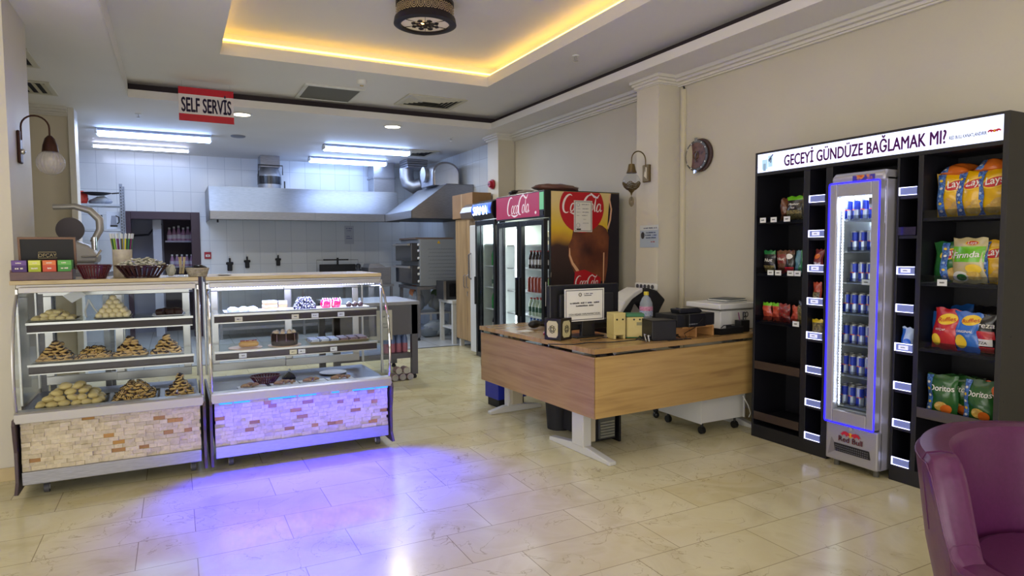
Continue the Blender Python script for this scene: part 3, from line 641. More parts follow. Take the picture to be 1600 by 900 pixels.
for k in range(7): m.tube([(pf[5][0]-.004,-.24+.0,.05+k*.02),(.02+.0,-.262,.05+k*.023),(.14,-.262,.05+k*.023)],.004,alu,n=5)
m.build('ribs',t)
t=thing('white_freezer','narrow white upright freezer left of the glass fridges','freezer',(3.72,7.6,0)); B(.0,.66,0,.78,.1,1.83,white_p).build('body',t,bevel=.012); B(-.035,-.002,.0,.78,.06,1.83,mat('freezer_door_white','D5D8DA',.3)).build('door',t,bevel=.008)
MB().tube([(-.035,.74,1.08),(-.07,.74,1.10),(-.07,.74,1.42),(-.035,.74,1.44)],.011,steel_d).build('handle',t); MB().box(-.06,-.03,.25,.34,1.62,1.67,black).build('hinge_block',t); MB().text('zei',black,.08,T(-.037,.52,1.62)@RZ(-90)).build('lettering',t)
for y in (.06,.7): MB().lathe([(.03,0),(.03,.1)],black_m,c=(.1,y,0)).build('foot',t)

# storage rack at far left of kitchen
t=thing('storage_rack','grey perforated steel rack with two shelves at the left kitchen wall','rack',(-1.05,11.5,0))
ga=mat('galvanised','8C92A0',.4,.7)
def post(x,y):
    m=MB(); m.box(x-.02,x+.02,y-.002,y+.002,0,2.5,ga).box(x+.018,x+.022,y,y+.04,0,2.5,ga)
    for k in range(24): m.box(x-.006,x+.006,y-.0045,y-.002,1.4+.045*k,1.42+.045*k,black_m)
    m.build('post',t)
post(.36,-.2); post(.36,.25); post(-.42,-.2)
for z in (1.24,1.80,2.17): MB().box(-.45,.36,-.2,.28,z,z+.03,mat('rack_shelf','B8BEC8',.35,.3)).build('shelf',t)
lump('red_bag','bright red plastic bag on the top shelf of the kitchen rack','bag',(-1.22,11.45,2.2),.12,.1,.16,['C8352E','D0503E'],8)
lump('plastic_wrap','clear plastic wrapped bundle on the top shelf of the kitchen rack','bundle',(-.98,11.5,2.2),.16,.12,.10,['A8B0C0','B8C0CC'],9)
t=thing('shallow_pan','black shallow pan lying on the plastic bundle on the rack','pan',(-1.0,11.4,2.33)); MB().lathe([(.10,.0),(.19,.03),(.195,.035),(.18,.03),(.0,.01)],black_m,n=24,cap=False).build('pan',t,smooth=True); MB().tube([(.19,0,.03),(.32,0,.045)],.01,black_m).build('handle',t)
t=thing('kettle_box','white carton with a black kettle picture on the rack','box',(-.79,11.42,1.83)); B(-.10,.09,-.05,.1,0,.26,mat('carton_white','C9CFDA',.6)).build('carton',t,bevel=.002)
m=MB(); m.prism([(-.05,.06),(.03,.06),(.02,.2),(-.035,.2)],'y',-.054,-.051,mat('kettle_grey','8A90A0',.4)); m.tube([(.02,-.054,.2),(.06,-.054,.18),(.06,-.054,.1),(.035,-.054,.08)],.008,black); m.box(-.055,.04,-.055,-.052,.035,.06,black); m.build('kettle_picture',t)
t=thing('coffee_pack','small pink and black packet beside the kettle carton','packet',(-.98,11.42,1.83)); MB().box(-.035,.035,-.02,.02,0,.14,mat('packet_pink','9C4A66',.5)).box(-.035,.035,-.02,.02,.14,.21,black_m).build('packet',t,bevel=.004)
# store-room shelves with detergent bottles
t=thing('store_shelving','shelving in the dark store room seen through the doorway','shelving',(.15,13.35,0))
for z in (.75,1.20,1.66): B(-.3,.35,-.1,.15,z,z+.03,mat('store_shelf','A9A4B4',.6)).build('shelf',t)
B(.34,.37,-.12,.15,0,2.3,MC['store_shelf']).build('side_panel',t)
db=thing('detergent_bottle','bottle','bottle'); MB().lathe([(.04,0),(.042,.02),(.04,.12),(.025,.2),(.014,.24)],mat('detergent_pink','B58AAE',.4)).build('body',db,smooth=True); MB().lathe([(.02,.24),(.018,.28)],white_p).build('cap',db); MB().lathe([(.043,.04),(.043,.12)],mat('detergent_label','D6CFE0',.5),cap=False).build('label',db)
P=Proto(db)
for k in range(6): P.put((-.08+.075*k,13.3,1.69),0,'detergent bottle on the upper store room shelf','detergent bottles on the upper store shelf',scale=(1,1,.85+.12*((k*7)%3)/2))
for k in range(5): P.put((-.05+.08*k,13.3,1.23),0,'detergent bottle on the lower store room shelf','detergent bottles on the lower store shelf',scale=(.95,.95,.75))
# ================================================================== DISPLAY CASES
stone_cols=[noisy('split_stone_cream',['B8AA8C','D2C4A6','C4B698'],ns=28,rough=.8,bump=.6),noisy('split_stone_pale',['C4B89C','D8CCB0'],ns=34,rough=.8,bump=.6),noisy('split_stone_grey',['B4A78C','CABD9E'],ns=30,rough=.8,bump=.6),mat('split_stone_ochre','B08440',.7),mat('split_stone_brown','A07848',.75)]
def display_case(name,label,x0,x1,seed,lit):
    """y front 4.70, counter top z 1.31"""
    t=thing(name,label,'display case',(x0,4.70,0)); w=x1-x0; D=.80
    rnd=random.Random(seed)
    B(.03,w-.03,.03,D,.10,.50,mat('case_inner','3A3838',.6)).build('base_box',t)
    B(.02,w-.02,-.004,.03,.095,.175,steel_d if not lit else steel).build('kick_plate',t,bevel=.004)
    m=MB(); z=.175
    while z<.462:
        x=.02-rnd.uniform(0,.05)
        while x<w-.02:
            bw=rnd.choice((.045,.055,.065,.075)); a=max(x,.02); b=min(x+bw,w-.02)
            if b-a>.012:
                c=rnd.random(); mt=stone_cols[3] if c<.025 else stone_cols[4] if c<.05 else stone_cols[rnd.randrange(3)]
                d=rnd.uniform(.0,.013)
                m.add([(a+.0005,.02-d,z),(b-.0005,.02-d+rnd.uniform(-.003,.003),z),(b-.0005,.02-d,min(z+.0245,.47)),(a+.0005,.02-d+rnd.uniform(-.003,.003),min(z+.0245,.47)),(a,.03,z),(b,.03,z),(b,.03,min(z+.025,.47)),(a,.03,min(z+.025,.47))],[(0,1,2,3),(0,4,5,1),(3,2,6,7),(0,3,7,4),(1,5,6,2)],mt)
            x+=bw
        z+=.025
    m.build('stone_cladding',t)
    MB().prism([(-.035,.475),(.06,.475),(.06,.54),(-.02,.54),(-.035,.53)],'x',.0,w,alu_w).build('front_ledge',t,bevel=.003)
    # brown side panels with a flared foot
    for xs in (-.012,w-.006):
        MB().prism([(-.03,.50),(-.045,.47),(-.03,.38),(-.01,.30),(-.01,.12),(-.06,.06),(-.03,.05),(D,.05),(D,.50)],'x',xs,xs+.018,brown_panel).build('side_panel',t,bevel=.003)
    # curved glass front
    cv=[(.0,.54),(-.018,.62),(-.026,.72),(-.022,.82),(-.005,.93),(.03,1.04),(.09,1.14),(.17,1.22),(.27,1.262)]
    m=MB(); m.grid(lambda a,b:(.015+a*(w-.03), *(lambda q:(cv[q][0],cv[q][1]))(int(round(b*8)))),2,9,g_case); m.build('curved_glass',t,smooth=True)
    for xs in (.0,w-.014):
        m=MB(); m.tube([(xs+.007,y,z) for y,z in cv],.009,chrome if lit else alu,n=8); m.build('front_trim',t,smooth=True)
        sy=[(.04,.54)]+[(y+.012,z) for y,z in cv[1:]]+[(D-.02,1.262),(D-.02,.54)]
        MB().add([(xs+.007,y,z) for y,z in sy],[tuple(range(len(sy)))],g_case).build('side_glass',t)
        for yy in (.17,D-.05): B(xs,xs+.014,yy,yy+.03,.54,1.26,alu).build('corner_post',t,bevel=.002)
    # top
    B(.0,w,.20,D-.02,1.262,1.285,steel if lit else alu_w).build('top_frame',t,bevel=.003)
    B(-.03 if not lit else 0,w+.0,.19,D,1.285,1.31,pine).build('wooden_top',t,bevel=.003)
    B(.02,w-.02,.15,.20,1.235,1.27,steel if lit else alu_w).build('top_rail',t,bevel=.003)
    if not lit: MB().prism([(.2,1.243),(.19,1.262),(.17,1.262),(.16,1.243)],'x',w*.68,w*.97,pine).prism([(.2,1.243),(.19,1.262),(.17,1.262),(.16,1.243)],'x',w*.33,w*.38,white_p).build('label_strip',t)
    # inner deck, shelves
    B(.02,w-.02,.03,D-.03,.505,.515,mat('deck_steel','5A5A60',.3,.6)).build('deck',t)
    for z in (.785,1.045):
        o=B(.05,w-.05,.20,.62,z-.006,z,g_case).build('shelf',t)
        B(.045,w-.045,.188,.2,z-.055,z-.010,shelf_brown).build('price_rail',o); B(.04,w-.04,.184,.2,z-.010,z+.004,alu).build('rail_cap',o); 
        B(.045,w-.045,.186,.2,z-.062,z-.055,alu).build('rail_lip',o)
    # rear sliding doors
    mid=w/2
    for a,b,yy in ((.05,mid+.03,D-.06),(mid-.03,w-.05,D-.085)):
        m=MB(); m.box(a,b,yy,yy+.02,.56,.62,alu); m.box(a,b,yy,yy+.02,1.18,1.22,alu); m.box(a,a+.05,yy,yy+.02,.62,1.18,alu); m.box(b-.05,b,yy,yy+.02,.62,1.18,alu)
        o=m.build('rear_door',t,bevel=.003); MB().add([(a+.05,yy+.01,.62),(b-.05,yy+.01,.62),(b-.05,yy+.01,1.18),(a+.05,yy+.01,1.18)],[(0,1,2,3)],g_case).build('pane',o)
    B(.03,w-.03,D-.10,D-.02,1.20,1.262,alu).build('rear_rail',t)
    # castors
    for cx,cy in ((.12,.13),(w-.07,.13),(.12,D-.12),(w-.07,D-.12)):
        o=MB().box(cx-.022,cx+.022,cy-.02,cy+.02,.06,.10,steel).build('castor',t,bevel=.003)
        MB().cyl((cx-.014,cy,.033),(cx+.014,cy,.033),.033,mat('castor_grey','4A4A50',.5),n=18).cyl((cx-.016,cy,.033),(cx+.016,cy,.033),.016,white_p,n=12).build('wheel',o)
    if lit:
        m=MB(); n=58
        for i in range(n): x=.06+(w-.12)*i/(n-1); m.box(x-.0045,x+.0045,.205,.212,1.228,1.236,led_white)
        o=B(.04,w-.04,.20,.222,1.236,1.243,steel_d).build('led_profile',t); m.build('led_dots',o)
        for a,b in ((.05,.13),(.14,.24),(.36,.54),(.56,.68),(.79,.84),(.94,1.10),(1.11,1.20)):
            B(a,b,-.014,-.006,.462,.472,emis('cyan_blue_led','0C50FF',5)).build('blue_led_strip',t)
    return t
display_case('pastry_display_case','left curved-glass display case with stone cladding, holding cookies and buns',-.87,.135,3,False)
display_case('cake_display_case','right curved-glass display case with blue-lit stone cladding, holding cakes',.18,1.405,5,True)
for (x,w_) in ((.42,.45),(.95,.45),(1.2,.3)):
    pass
bl=area('blue_led_underledge',(.80,4.655,.465),(R(-42),0,0),1.18,.02,60,(.004,.001,1)); bl.data.spread=R(100); bs=area('blue_led_wash',(.80,4.668,.466),(R(14),0,0),1.18,.015,2.5,(.004,.001,1)); bs.data.spread=R(110); 
wl=area('case_led_light',(.79,4.92,1.225),(R(12),0,0),1.1,.02,8,(.60,.65,1))
area('case_back_light',(.79,5.38,1.19),(R(-25),0,0),1.1,.02,2.5,(.55,.60,1))

# ------------------------------------------------------------------ price cards
card=mat('price_card','D9D2B0',.6); cardw=mat('price_card_white','D8DADA',.6); ink=mat('print_ink','35343A',.7)
def card_at(label,loc,rot,w=.05,h=.028,mt=cardw,group=None):
    t=thing('price_card',label,'price card',loc,rot,group=group); B(-w/2,w/2,-.001,.001,0,h,mt).build('card',t); scribble(MB(),ink,[(0,h*.4,w*.5,h*.25)],-.002,seed=int(loc[0]*100)).build('print',t); return t
for (x,z,mt,l) in ((.38,.993,card,'cream price card under the wrapped pastries, upper rail of the lit case'),(.76,.993,card,'cream price card under the dark truffle heap, upper rail of the lit case'),(.90,.993,cardw,'pale price card under the red cakes, upper rail of the lit case'),(1.09,.993,cardw,'price card under the profiteroles, upper rail of the lit case'),
                 (.40,.735,cardw,'price card under the iced bun, lower rail of the lit case'),(.74,.735,card,'cream price card under the chocolate cake, lower rail of the lit case'),(.80,.735,cardw,'pale price card right of the cream card, lower rail of the lit case'),(1.03,.735,cardw,'price card under the brownie tray, lower rail of the lit case')):
    card_at(l,(x,4.883,z),0,.05,.032,mt)

# ------------------------------------------------------------------ trays and pastries of the left case
tray_m=mat('tray_silver','9A9890',.35,.6); tray_w=mat('white_tray','D6D8DC',.35); pl_w=mat('porcelain','DADCE0',.2)
def tray(name,label,cat,x0,x1,y0,y1,z,mt,lip=.012):
    t=thing(name,label,cat,((x0+x1)/2,(y0+y1)/2,z)); a=(x1-x0)/2; b=(y1-y0)/2
    m=MB(); m.add([(-a,-b,lip),(a,-b,lip),(a,b,lip),(-a,b,lip),(-a+.015,-b+.015,.002),(a-.015,-b+.015,.002),(a-.015,b-.015,.002),(-a+.015,b-.015,.002)],[(0,1,5,4),(1,2,6,5),(2,3,7,6),(3,0,4,7),(4,5,6,7)],mt)
    o=m.build('tray_body',t); s_=o.modifiers.new('s','SOLIDIFY'); s_.thickness=.002; return t
dough=noisy('cookie_dough',['C09A5C','D0AE70','B0884A'],ns=30,rough=.6); choc=noisy('chocolate_glaze',['24120F','321A14'],ns=30,rough=.45,spec=.25)
pale=noisy('pale_bun',['D2C08E','DECF9E'],ns=20,rough=.6); cream_ball=noisy('cream_ball',['D8C69A','E0D2A8'],ns=25,rough=.55)
bun=noisy('shortbread_bun',['C4AE72','D2BE86'],ns=22,rough=.65)
def cookie_glazed():
    t=thing('cookie','cookie','cookie'); MB().ball((0,0,.010),.024,dough,rz=.0115,nu=12,nv=6,jit=.06).build('biscuit',t,smooth=True)
    m=MB(); m.ball((.003,0,.0155),.0215,choc,ry=.017,rz=.009,nu=10,nv=5,jit=.15); m.build('glaze',t,smooth=True); return Proto(t)
def cookie_striped():
    t=thing('cookie','cookie','cookie'); MB().ball((0,0,.010),.025,dough,rz=.0115,nu=12,nv=6,jit=.05).build('biscuit',t,smooth=True)
    m=MB(); 
    for k in (-.012,0,.012): m.tube([(-.02,k,.014),(0,k+.004,.0212),(.02,k,.014)],.0036,choc,n=5)
    m.build('chocolate_stripes',t); return Proto(t)
def simple(name,fn,part='body'):
    t=thing(name,name,name); m=MB(); fn(m); m.build(part,t,smooth=True); return Proto(t)
cg=cookie_glazed(); cs=cookie_striped()
cb_=simple('coconut_ball',lambda m:m.ball((0,0,.02),.0215,cream_ball,nu=12,nv=8,jit=.03))
bu=simple('bun',lambda m:m.ball((0,0,.016),.036,bun,ry=.032,rz=.02,nu=12,nv=7,jit=.05))
pb=simple('small_bun',lambda m:m.ball((0,0,.012),.028,pale,ry=.025,rz=.016,nu=12,nv=7,jit=.06))
def heap(P,label,group,x0,x1,y0,y1,z,sp,dz,layers,rng,tilt=14,shrink=.75):
    n=0; cx=(x0+x1)/2; cy=(y0+y1)/2
    for L in range(layers):
        k=L*sp*shrink; a0,a1=x0+k,x1-k; b0,b1=y0+k*.55,y1-k*.55
        nx=max(1,int(round((a1-a0)/sp))); ny=max(1,int(round((b1-b0)/sp)))
        if a1-a0<0: break
        for i in range(nx):
            for j in range(ny):
                if L<layers-1 and 0<j<ny-1 and 0<i<nx-1 : continue   # hidden inside the heap
                if L<layers-1 and j==ny-1 and ny>2 and 0<i<nx-1: continue
                x=(a0+(a1-a0)*(i+.5)/nx)+rng.uniform(-.15,.15)*sp+(sp*.25 if L%2 else 0)*(1 if nx>1 else 0)*.5; y=(b0+(b1-b0)*(j+.5)/ny)+rng.uniform(-.12,.12)*sp
                P.put((x,y,z+L*dz+rng.uniform(0,.003)),0,label,group,rot=(rng.uniform(-tilt,tilt),rng.uniform(-tilt,tilt),rng.uniform(0,360)),scale=rng.uniform(.93,1.07)); n+=1
    return n
rg=random.Random(11)
ZT,ZM,ZD=1.046,.786,.516
tray('tray','silver tray under the pale buns, top left in the left case','tray',-.83,-.57,4.91,5.16,ZT,tray_m)
heap(pb,'pale round bun in the low wide heap on the top shelf','pale buns, top shelf left',-.81,-.59,4.94,5.12,ZT+.004,.045,.02,3,rg,10)
tray('tray','silver tray under the pyramid of cream balls in the left case','tray',-.48,-.27,4.92,5.14,ZT,tray_m)
for L in range(5):
    k=5-L
    for i in range(k):
        for j in range(k if L<4 else 1):
            if 0<j<k-1 and 0<i<k-1: continue
            if j==k-1 and 0<i<k-1 and k>2: continue
            cb_.put((-.375+(i-(k-1)/2)*.038,5.03+(j-(k-1)/2)*.038,ZT+.004+L*.027),0,'cream coloured ball in the pyramid on the top shelf','cream balls in a pyramid, top shelf')
tray('tray','white tray under the dark chocolate logs in the left case','tray',-.15,.05,4.92,5.10,ZT,tray_w)
for i,(x,y) in enumerate(((-.10,4.97),(-.045,4.965),(.005,4.97),(-.07,5.04),(-.01,5.04))):
    o=MB().tube([(-.026,0,.02),(-.02,0,.022),(0,0,.024),(.02,0,.022),(.028,0,.02)],[.017,.026,.028,.026,.016],choc,n=10).build('chocolate_log',loc=(x,y,ZT+.003),smooth=True,rotz=rg.uniform(-25,25)); tag(o,'dark chocolate log on the white tray, %s row'%('front' if i<3 else 'back'),'pastry','chocolate logs, %s row'%('front' if i<3 else 'back'))
piles=[(-.80,-.60,4,'leftmost middle-shelf pile',cg),(-.59,-.395,2,'low second middle-shelf pile',cs),(-.385,-.19,4,'third middle-shelf pile from the left',cg),(-.165,.02,4,'rightmost middle-shelf pile',cg)]
for a,b,L,d,P in piles:
    tray('tray','flat silver tray under the %s'%d,'tray',a-.012,b+.012,4.91,5.10,ZM,tray_m if b<0 else tray_w)
    heap(P,'chocolate glazed cookie in the %s'%d if P is cg else 'chocolate striped cookie in the %s'%d,'cookies, '+d,a,b,4.93,5.08,ZM+.004,.040,.0175,L+3 if L>2 else 4,rg,20,.33 if L>2 else .38)
tray('tray','dark tray under the shortbread buns on the bottom deck','tray',-.80,-.42,4.80,5.12,ZD,mat('tray_dark','3A3836',.4,.4))
heap(bu,'round shortbread bun heaped on the bottom deck','shortbread buns, bottom deck',-.79,-.44,4.82,5.08,ZD+.004,.062,.032,4,rg,14,.55)
tray('tray','dark tray under the striped cookies on the bottom deck','tray',-.40,-.12,4.80,5.12,ZD,MC['tray_dark'])
heap(cs,'chocolate striped cookie on the bottom deck','striped cookies, bottom deck',-.385,-.14,4.82,5.05,ZD+.004,.045,.021,5,rg,22,.42)
tray('tray','white tray under the glazed cookies on the bottom deck','tray',-.09,.10,4.80,5.08,ZD,tray_w)
heap(cg,'chocolate glazed cookie at the right end of the bottom deck','glazed cookies, bottom deck',-.085,.085,4.82,5.0,ZD+.004,.042,.019,7,rg,22,.33)
# scoop tongs inside
t=thing('tongs','white plastic serving tongs on the top shelf of the left case','tongs',(-.52,5.12,ZT)); MB().tube([(0,0,.12),(.03,-.01,.06),(.07,-.03,.01)],.006,white_p).build('arm',t); MB().tube([(0,0,.12),(-.02,-.03,.05),(-.01,-.06,.01)],.006,white_p).build('arm',t); MB().prism([(-.15,.15),(-.06,.19),(-.02,.15),(-.10,.1)],'y',.05,.056,white_p).build('slotted_blade',t)

# ------------------------------------------------------------------ cakes of the right case
o=tray('tray','long white tray along the top shelf of the lit case','tray',.29,1.31,4.90,5.10,ZT,tray_w)
wrapm=mat('cling_film_white','C9D4EC',.2)
for i,x in enumerate((.35,.42,.48)):
    o=MB().ball((0,0,.018),.04,wrapm,ry=.05,rz=.022,jit=.12).build('wrapped_pastry',loc=(x,4.98,ZT+.004),smooth=True); tag(o,['white wrapped pastry at the left end of the long tray','middle white wrapped pastry on the long tray','white wrapped pastry next to the layered cake slice'][i],'pastry','wrapped pastries on the long tray')
def slab_cake(label,loc,w,d,h,rotz,layers,name='cake_slice'):
    t=thing(name,label,'cake',loc,rotz); n=len(layers)
    for i,(mt,p) in enumerate(layers): B(-w/2,w/2,-d/2,d/2,h*i/n,h*(i+1)/n-.0004,mt).build(p,t,bevel=.003)
    return t
cr=mat('cream_white','DDE0EC',.4); sp=mat('sponge','B5906A',.7)
slab_cake('white layered cake slice with sponge layers on the top shelf',(.60,4.985,ZT+.004),.09,.08,.075,8,[(cr,'cream'),(sp,'sponge'),(cr,'cream'),(sp,'sponge'),(cr,'icing')])
slab_cake('second layered cake slice right of the first on the top shelf',(.69,4.985,ZT+.004),.06,.07,.07,-5,[(cr,'cream'),(sp,'sponge'),(cr,'icing')])
tr_=thing('truffle','truffle','truffle'); MB().ball((0,0,.012),.016,mat('truffle_dark','1A1838',.4),nu=9,nv=6,jit=.1).build('body',tr_); m=MB(); 
for k in range(6): m.M=RZ(60*k+20)@RY(35+10*(k%3))@T(0,0,.0165); m.box(-.006,.006,-.002,.002,.0105,.0125,cr)
m.build('white_flakes',tr_); Pt=Proto(tr_)
heap(Pt,'dark truffle with white flakes in the mound on the top shelf','truffles in the mound',.77,.92,4.94,5.05,ZT+.004,.028,.02,4,rg,40,.42)
redg=mat('red_glaze','D0104C',.12,coat=.5)
for i,x in enumerate((1.0,1.075)):
    t=thing('red_cake','%s glossy red glazed dome cake on the top shelf'%('left' if i==0 else 'right'),'cake',(x,4.985,ZT+.004)); MB().ball((0,0,.035),.042,redg,rz=.042,jit=.02).build('dome',t,smooth=True); m=MB()
    for k in range(4): m.tube([(-.03+.02*k,-.034,.02),(-.02+.018*k,-.03,.055),(-.025+.018*k,-.01,.078)],.003,cr,n=5)
    m.build('icing_swirls',t)
for i,x in enumerate((1.17,1.215,1.26)):
    t=thing('profiterole',['chocolate profiterole left of three on the tray end','middle chocolate profiterole of three on the tray end','chocolate profiterole right of three on the tray end'][i],'pastry',(x,4.975,ZT+.004),group='profiteroles'); MB().ball((0,0,.02),.023,choc,rz=.021).build('choux',t,smooth=True); MB().tube([(-.018,-.012,.03),(0,0,.042),(.018,.01,.03)],.004,cr,n=6).build('icing',t)
board=mat('cake_board','CDA988',.5)
for (x,l,r_) in ((.43,'round gold cake board under the iced bun',.115),(.70,'round gold cake board under the big chocolate cake',.118)):
    o=MB().lathe([(r_-.003,0),(r_,.002),(r_,.005),(r_-.003,.006)],board,n=36).build('cake_board',loc=(x,5.01,ZM+.001)); tag(o,l,'cake board')
t=thing('iced_bun','sliced golden pastry with red berries on the left cake board','pastry',(.45,4.985,ZM+.008)); MB().tube([(-.065,0,.02),(-.05,0,.024),(0,0,.026),(.05,0,.024),(.065,0,.02)],[.012,.022,.025,.022,.012],noisy('golden_crust',['C89A5A','DAB070'],ns=20,rough=.5),n=12).build('crust',t,smooth=True)
m=MB(); 
for k in range(9): m.ball((-.05+.0125*k,rg.uniform(-.01,.01),.048),.006,mat('berry','9C1C40',.3),nu=6,nv=4)
m.build('berries',t)
t=thing('chocolate_cake','large round dark chocolate cake with cream rosettes','cake',(.70,5.01,ZM+.008)); MB().lathe([(.092,0),(.094,.01),(.094,.08),(.088,.088),(.0,.09)],choc,n=40,cap=False).build('cake_body',t,smooth=True)
for k in range(9):
    a=2*pi*k/9+.2; MB().lathe([(.018,0),(.015,.008),(.008,.014),(.0,.018)],noisy('rosette_cream',['D8B88E','E8D4B4'],ns=30),c=(.068*cos(a),.068*sin(a),.089),cap=False,n=10).build('cream_rosette',t,smooth=True)
m=MB()
for k in range(9): a=2*pi*k/9+.5; m.tube([(.0955*cos(a),.0955*sin(a),.085),(.0965*cos(a),.0965*sin(a),.03)],.0022,mat('drip','8C6A5C',.4),n=5)
m.build('caramel_drips',t)
t=tray('brownie_tray','rectangular gold tray of sprinkled brownies on the middle shelf','tray',.86,1.31,4.91,5.11,ZM,mat('gold_tray','A89A7A',.35,.5),.022)
sprb=noisy('sprinkle_blue_white',['5C6E9E','C9D2E8','39466E'],ns=90,rough=.5); sprd=noisy('sprinkle_brown',['3A2430','8A7080','2A1820'],ns=90,rough=.5)
for i in range(6):
    for j in range(2):
        o=B(-.031,.031,-.038,.038,0,.032,sprb if i<3 else sprd).build('brownie',loc=(.905+.072*i,4.967+.088*j,ZM+.006),bevel=.004); s1='blue and white' if i<3 else 'brown'; tag(o,'brownie with %s sprinkles in the gold tray, %s row'%(s1,'front' if j==0 else 'back'),'brownie','%s sprinkled brownies, %s row'%(s1,'front' if j==0 else 'back'))
# baskets: slotted plastic
red_pl=mat('dark_red_plastic','4E1220',.3)
def slotted_basket(name,label,loc,rx,ry,h,n=30,base=.62,mt=red_pl,white=False):
    t=thing(name,label,'basket',loc)
    def ringp(k,z): return [(rx*k*cos(2*pi*i/40),ry*k*sin(2*pi*i/40),z) for i in range(40)]
    m=MB(); m.tube(ringp(1,h),.0045,mt,n=6,closed=True); m.tube(ringp(base+(1-base)*.12,h*.12),.003,mt,n=6,closed=True); m.tube(ringp(base+(1-base)*.82,h*.82),.003,mt,n=6,closed=True); m.build('rings',t)
    m=MB(); m.prism([(rx*base*cos(2*pi*i/40),ry*base*sin(2*pi*i/40)) for i in range(40)],'z',0,.006,mt); m.build('bottom',t)
    m=MB()
    for i in range(n):
        a=2*pi*i/n; da=pi/n*.55
        p=[(rx*k*cos(a+s_*da),ry*k*sin(a+s_*da),z) for k,z in ((base,.003),(1,h)) for s_ in (-1,1)]
        m.add(p,[(0,1,3,2)],mt)
    o=m.build('slats',t); sd=o.modifiers.new('s','SOLIDIFY'); sd.thickness=.003
    return t
slotted_basket('bread_basket','dark red slotted plastic basket inside the lit case',(.56,5.02,ZD),.105,.075,.055)
t=thing('dark_tongs','black plastic serving scoop on the bottom deck of the lit case','serving tool',(.74,5.12,ZD)); MB().prism([(-.055,0),(.05,0),(.035,.03),(.0,.06),(-.03,.03)],'y',-.03,.03,black).build('scoop',t,bevel=.008); MB().tube([(0,.03,.03),(.02,.10,.05)],.008,black).build('handle',t)
o=MB().lathe([(.06,.0),(.10,.008),(.105,.012),(.09,.008),(.0,.004)],pl_w,n=36,cap=False).build('white_plate',loc=(1.08,5.16,ZD),smooth=True); tag(o,'empty white round plate on the bottom deck of the lit case','plate')
tk=['leftmost','second','third','rightmost']
pc=noisy('pastry_brown',['6A4A3C','A8866A','4A2E2A'],ns=40,rough=.5)
for i,x in enumerate((.46,.68,.88,1.08)):
    t=thing('paper_tray','%s white paper tray on the bottom deck of the lit case'%tk[i],'paper tray',(x,4.88,ZD),3); B(-.095,.095,-.09,.09,0,.004,mat('paper_tray_white','E4E4EA',.6)).build('sheet',t)
    for k in range(3+i%2):
        o=MB().tube([(-.03,0,.012),(-.02,.008,.016),(0,.012,.018),(.02,.008,.016),(.03,0,.012)],[.006,.011,.014,.011,.006],pc,n=8).build('pastry',loc=(x-.05+.035*k,4.865+.02*((k*5)%3),ZD+.005),rotz=20*k,smooth=True); tag(o,'small brown filled pastry on the %s white paper tray'%tk[i],'pastry','pastries on the %s paper tray'%tk[i])

# ================================================================== ON TOP OF THE CASES  (top z 1.31)
ZC=1.311
t=thing('tea_box','open dark wooden tea box with black lid on the left case','tea box',(-.735,4.99,ZC))
m=MB(); m.box(-.165,.155,-.075,-.065,0,.052,dark_wood); m.box(-.165,.155,.065,.075,0,.065,dark_wood); m.box(-.165,-.155,-.065,.065,0,.065,dark_wood); m.box(.145,.155,-.065,.065,0,.065,dark_wood); m.box(-.165,.155,-.07,.07,0,.008,dark_wood); m.build('tray',t,bevel=.002)
lw=noisy('lid_edge_wood',['6A4A34','7C5840'],ns=8,rough=.4)
m=MB(); m.M=T(0,.07,.06)@RX(8); m.box(-.14,.165,0,.02,0,.012,lw).box(-.14,.165,0,.02,.198,.21,lw).box(-.14,-.128,0,.02,.012,.198,lw).box(.153,.165,0,.02,.012,.198,lw); o=m.build('lid_frame',t)
m=MB(); m.M=T(0,.07,.06)@RX(8); m.box(-.128,.153,.004,.018,.012,.198,black_m); m.build('lid_panel',t)
m=MB(); gold=mat('logo_gold','C9B98C',.4,emit=0); M_=T(.01,.07,.06)@RX(8); m.text('OFÇAY',gold,.03,M_@T(0,.002,.085),bold=.02,sx=1.0); m.M=M_; m.tube([(-.048,.002,.077),(-.046,.002,.115),(.046,.002,.115),(.05,.002,.077),(-.048,.002,.077)],.0014,gold,n=4); m.build('logo',t)
for i,(c,l,w_) in enumerate((('46246C','purple tea bag carton in the wooden tea box',.082),('A8B41C','lime tea bag carton in the wooden tea box',.068),('C94A28','orange-red tea bag carton in the wooden tea box',.075),('3E8E32','green tea bag carton in the wooden tea box',.078))):
    x=-.895+(0,.085,.157,.235)[i]+w_/2
    t=thing('tea_carton',l,'carton',(x,4.985,ZC+.009),group=None); cm=mat('carton_'+c,c,.5)
    B(-w_/2+.002,w_/2-.002,-.055,.03,0,.115,cm).build('carton',t,bevel=.002); B(-w_/2+.004,w_/2-.004,-.057,-.055,.085,.113,mat('cartonband_'+c,('6A4A92','D8DC60','DE7A3C','66B04E')[i],.5)).build('top_band',t); scribble(MB(),mat('carton_ink','E8E0D0',.5),[(0,.06,w_*.5,.010),(0,.095,w_*.4,.007)],-.058,i).build('print',t)
slotted_basket('fruit_basket','empty dark red slotted basket beside the tea box',(-.47,4.99,ZC),.10,.085,.088)
slotted_basket('sugar_basket','wide dark slotted basket heaped with sugar sachets on the left case',(-.20,4.995,ZC),.155,.10,.082,n=26,mt=mat('dark_plum_plastic','2E1018',.3))
sg=thing('sugar_sachet','sugar sachet','sachet'); MB().prism([(-.024,-.001),(.024,-.001),(.02,.003),(-.02,.003)],'y',-.010,.010,mat('sachet_white','CFCDC0',.6)).build('paper',sg); B(-.008,.008,-.0105,.0105,-.0005,.0035,mat('sachet_print','8C8F80',.6)).build('print',sg); P=Proto(sg)
